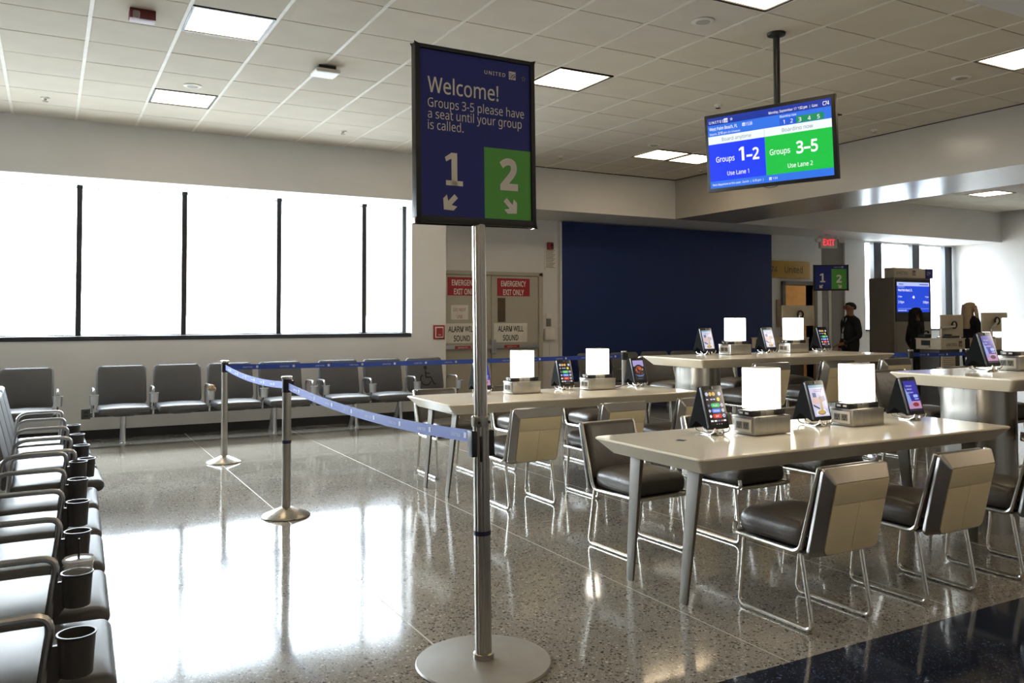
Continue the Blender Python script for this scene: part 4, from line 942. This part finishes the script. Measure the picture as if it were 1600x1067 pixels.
def monitor(x, y, z, w_, h_, lab, arm_to, rz=0.0):
    t = thing('monitor', lab, 'monitor', (x, y, z), rz, group='monitors seen from behind at the gate')
    MB().rbox(0, 0, 0, w_, .035, h_, .01).build('housing', M_PODC, t)
    MB().tube([(.06*math.cos(2*PI*k/16), -.05, .055*math.sin(2*PI*k/16)+.02) for k in range(16)], .012, 8, closed=True).build('mount_ring', M_BLACK, t)
    MB().lathe([(.03, 0), (.03, .04)], 16).xf(Matrix.Translation((-.02, -.02, .02)) @ Matrix.Rotation(PI/2, 4, 'X')).build('mount_hub', M_CHROME, t)
    MB().tube([(-.03, -.06, .0), arm_to], .022, 10).build('arm', M_CHROME, t)
    MB().tube([arm_to, (arm_to[0], arm_to[1], arm_to[2]-.13)], .018, 10).lathe([(.06, 0), (.055, .015), (.02, .02)], 16, (arm_to[0], arm_to[1], arm_to[2]-.145)).build('post', M_CHROME, t)
monitor(12.60, 8.32, 1.255, .56, .36, 'white monitor back on an arm over the podium, left of the blonde woman', (-.36, -.06, -.034))
monitor(13.10, 7.93, 1.32, .66, .30, 'white monitor back in front of the blonde woman', (-.24, -.1, -.10))
monitor(10.57, 9.6, 1.425, .72, .33, 'white monitor back near the jetway above a lit table lamp', (-.1, -.12, -.2))
o = MB().rbox(0, 0, .02, .26, .12, .035, .01).rbox(-.05, .02, .05, .12, .07, .03, .01).build('keyboard', M_BLACK); o.location = (12.24, 8.09, 1.073); tag(o, 'black keyboard lying on the podium counter', 'keyboard')
o = MB().rbox(0, 0, .035, .16, .14, .07, .02).tube(fillet([(-.07, -.02, .08), (-.05, -.02, .11), (.05, -.02, .11), (.07, -.02, .08)], .03), .016, 8).build('telephone', M_BLACK); o.location = (11.94, 8.33, 1.073); tag(o, 'black desk telephone on the left corner of the podium', 'telephone')

def person(label, loc, rz, h, cloth, skin, hair, long_hair, pose, extra=None, bulk=1.0):
    """one continuous skinned body; facing +y"""
    k = h/1.75; V_ = []; R2 = []; E_ = []
    def v(p, r, parent=None):
        V_.append(tuple(c*k for c in p)); R2.append(r*k if not isinstance(r, tuple) else tuple(x*k for x in r))
        if parent is not None: E_.append((parent, len(V_)-1))
        return len(V_)-1
    pel = v((0, 0, .98), (.155*bulk, .12*bulk)); sp = v((0, .01, 1.14), (.14*bulk, .105*bulk*bulk), pel); chs = v((0, 0, 1.32), (.165*bulk, .115*bulk*bulk), sp); upc = v((0, -.01, 1.43), (.12, .085), chs)
    nk = v((0, -.005, 1.51), .058, upc); hb = v((0, .012, 1.575), .072, nk); hm = v((0, .008, 1.645), .092, hb); htp = v((0, 0, 1.705), .07, hm)
    jaw = v((0, .06, 1.575), .042, hb); nose = v((0, .118, 1.625), .011, hm)
    for s in (-1, 1): v((s*.094, .0, 1.625), .014, hm)
    for s, (el, wr, hd) in ((-1, pose[0]), (1, pose[1])):
        sh = v((s*.185, -.01, 1.41), .068, upc); e_ = v((s*el[0], el[1], el[2]), .047, sh); w_ = v((s*wr[0], wr[1], wr[2]), .030, e_)
        d = Vector(hd)-Vector(wr); dn = d.normalized()
        pm = v((s*hd[0], hd[1], hd[2]), .034, w_)
        side = Vector((0, 0, 1)).cross(dn)
        if side.length < .1: side = Vector((1, 0, 0))
        side.normalize()
        for q, (off, ln) in enumerate(((-.03, .07), (-.01, .082), (.01, .078), (.03, .06))):
            b = Vector(hd)+side*off*.8+dn*.035; a = v((s*b.x, b.y, b.z), .0105, pm); c = b+dn*ln*.5+side*off*.2; m_ = v((s*c.x, c.y, c.z-.004), .0095, a); c2 = c+dn*ln*.45+Vector((0, 0, -.022)); v((s*c2.x, c2.y, c2.z), .008, m_)
        th_ = Vector(hd)+side*(-.045)-dn*.005; a = v((s*th_.x, th_.y, th_.z), .012, pm); th2 = th_+dn*.04-side*.012; v((s*th2.x, th2.y, th2.z), .0095, a)
    for s in (-1, 1):
        hp = v((s*.095, 0, .90), .098, pel); kn = v((s*.105, .015, .50), .062, hp); an = v((s*.11, -.02, .09), .043, kn); v((s*.12, .05, .045), .042, an); v((s*.125, .14, .032), .032, len(V_)-1)
    me = bpy.data.meshes.new('person'); me.from_pydata(V_, E_, []); o = bpy.data.objects.new('person', me); COL.objects.link(o)
    md = o.modifiers.new('s', 'SKIN'); md.use_smooth_shade = True
    for i, sv in enumerate(me.skin_vertices[0].data):
        sv.radius = R2[i] if isinstance(R2[i], tuple) else (R2[i], R2[i]); sv.use_root = (i == 0)
    o.modifiers.new('d', 'SUBSURF').levels = 2
    dg = bpy.context.evaluated_depsgraph_get(); m2 = bpy.data.meshes.new_from_object(o.evaluated_get(dg)); o.modifiers.clear(); o.data = m2; m2.name = 'person'
    m2.materials.clear()
    for m_ in (cloth, skin, M_BLKC): m2.materials.append(m_)
    wl = [Vector((s*p[1][0], p[1][1], p[1][2]))*k for s, p in ((-1, pose[0]), (1, pose[1]))]; hl = [Vector((s*p[2][0], p[2][1], p[2][2]))*k for s, p in ((-1, pose[0]), (1, pose[1]))]
    for p in m2.polygons:
        c = p.center; mi = 0
        if c.z > 1.50*k: mi = 1
        elif c.z < .96*k and abs(c.x) < .26*k and min((c-w2).length for w2 in hl) > .16*k: mi = 2
        for w2, h2 in zip(wl, hl):
            if (c-h2).length < .14*k and (c-w2).dot(h2-w2) > 0: mi = 1
        p.material_index = mi; p.use_smooth = True
    o.location = loc; o.rotation_euler = (0, 0, rz); tag(o, label, 'person')
    # hair
    hr = MB()
    def cap(rx, ry, rz_, cx, cy, cz, zmin, n=20, m=10):
        lp = []
        for i in range(m+1):
            a = (PI/2-.02)*(1-i/m)+zmin*(i/m)
            lp.append([((cx+rx*math.cos(a)*math.cos(2*PI*j/n)), (cy+ry*math.cos(a)*math.sin(2*PI*j/n)), (cz+rz_*math.sin(a)+(.085*k*max(0, math.sin(2*PI*j/n)))*(i/m)**1.5)) for j in range(n)])
        hr.loft(list(reversed(lp)))
    cap(.096*k, .1*k, .1*k, 0, -.018*k, 1.645*k, -.35) if long_hair else cap(.089*k, .093*k, .088*k, 0, -.022*k, 1.65*k, -.5)
    if long_hair:
        lp = []
        for i in range(9):
            f = i/8; z = (1.70-.42*f)*k; wx = (.095+.03*math.sin(PI*f))*k; dy = (-.05-.03*f)*k
            lp.append([(wx*math.cos(a), dy+(.075-.02*f)*k*math.sin(a)-(.03*k if math.sin(a) > .2 else 0), z) for a in [2*PI*j/18 for j in range(18)]])
        hr.loft(list(reversed(lp)))
        for s in (-1, 1):
            hr.tube([(s*.088*k, .03*k, 1.68*k), (s*.105*k, .04*k, 1.58*k), (s*.105*k, .06*k, 1.45*k), (s*.085*k, .10*k, 1.30*k)], [.03*k, .034*k, .03*k, .016*k], 8)
    hr.build('hair', hair, o, smooth=60)
    for s in (-1, 1): MB().rbox(s*.033*k, .094*k, 1.648*k, .024*k, .014*k, .012*k, .005*k).build('eye', M_BLACK, o)
    MB().rbox(0, .103*k, 1.578*k, .045*k, .012*k, .009*k, .004*k).build('mouth', mat('lips', '#6b3a34', .5), o)
    cl = MB(); cl.tube([(.066*k*math.cos(2*PI*j/16), -.002*k+.062*k*math.sin(2*PI*j/16)+(.012*k if math.sin(2*PI*j/16) > 0 else 0), (1.487-.02*math.sin(2*PI*j/16))*k) for j in range(16)], .013*k, 8, closed=True); cl.build('collar', M_WHITE if not long_hair else M_BLKC, o)
    if extra: MB().tube([(-.05*k, .10*k, 1.46*k), (-.01*k, .155*k, 1.2*k)], .006*k, 6).tube([(.05*k, .10*k, 1.46*k), (-.01*k, .155*k, 1.2*k)], .006*k, 6).box(-.035*k, .02*k, .150*k, .157*k, 1.1*k, 1.19*k).build('lanyard', M_WHITE, o)
    return o
rest = ((.25, -.05, 1.13), (.24, .06, .92), (.235, .10, .84)); fwd = ((.25, -.03, 1.14), (.15, .22, 1.08), (.10, .29, 1.06)); belly = ((.27, -.02, 1.14), (.13, .20, 1.02), (.04, .25, .99)); rest2 = ((.28, -.05, 1.13), (.27, .04, .92), (.265, .07, .84)); typ = ((.24, .0, 1.14), (.16, .26, 1.10), (.13, .34, 1.09))
person('dark-haired man in a navy jumper standing in profile by the lane sign', (11.7, 9.52, 0), math.radians(72), 1.66, M_NAVYC, M_SKIN, M_HAIRD, False, (belly, rest2), True, 1.18)
person('dark long-haired woman in black standing in front of the kiosk', (12.62, 8.95, 0), math.radians(-118), 1.565, M_BLKC, M_SKIN, M_HAIRD, True, (rest, fwd), True)
person('blonde long-haired woman in black standing behind a monitor', (13.25, 8.42, 0), math.radians(-112), 1.65, M_BLKC, M_SKIN2, M_HAIRB, True, (typ, typ))
bpy.context.view_layer.update()
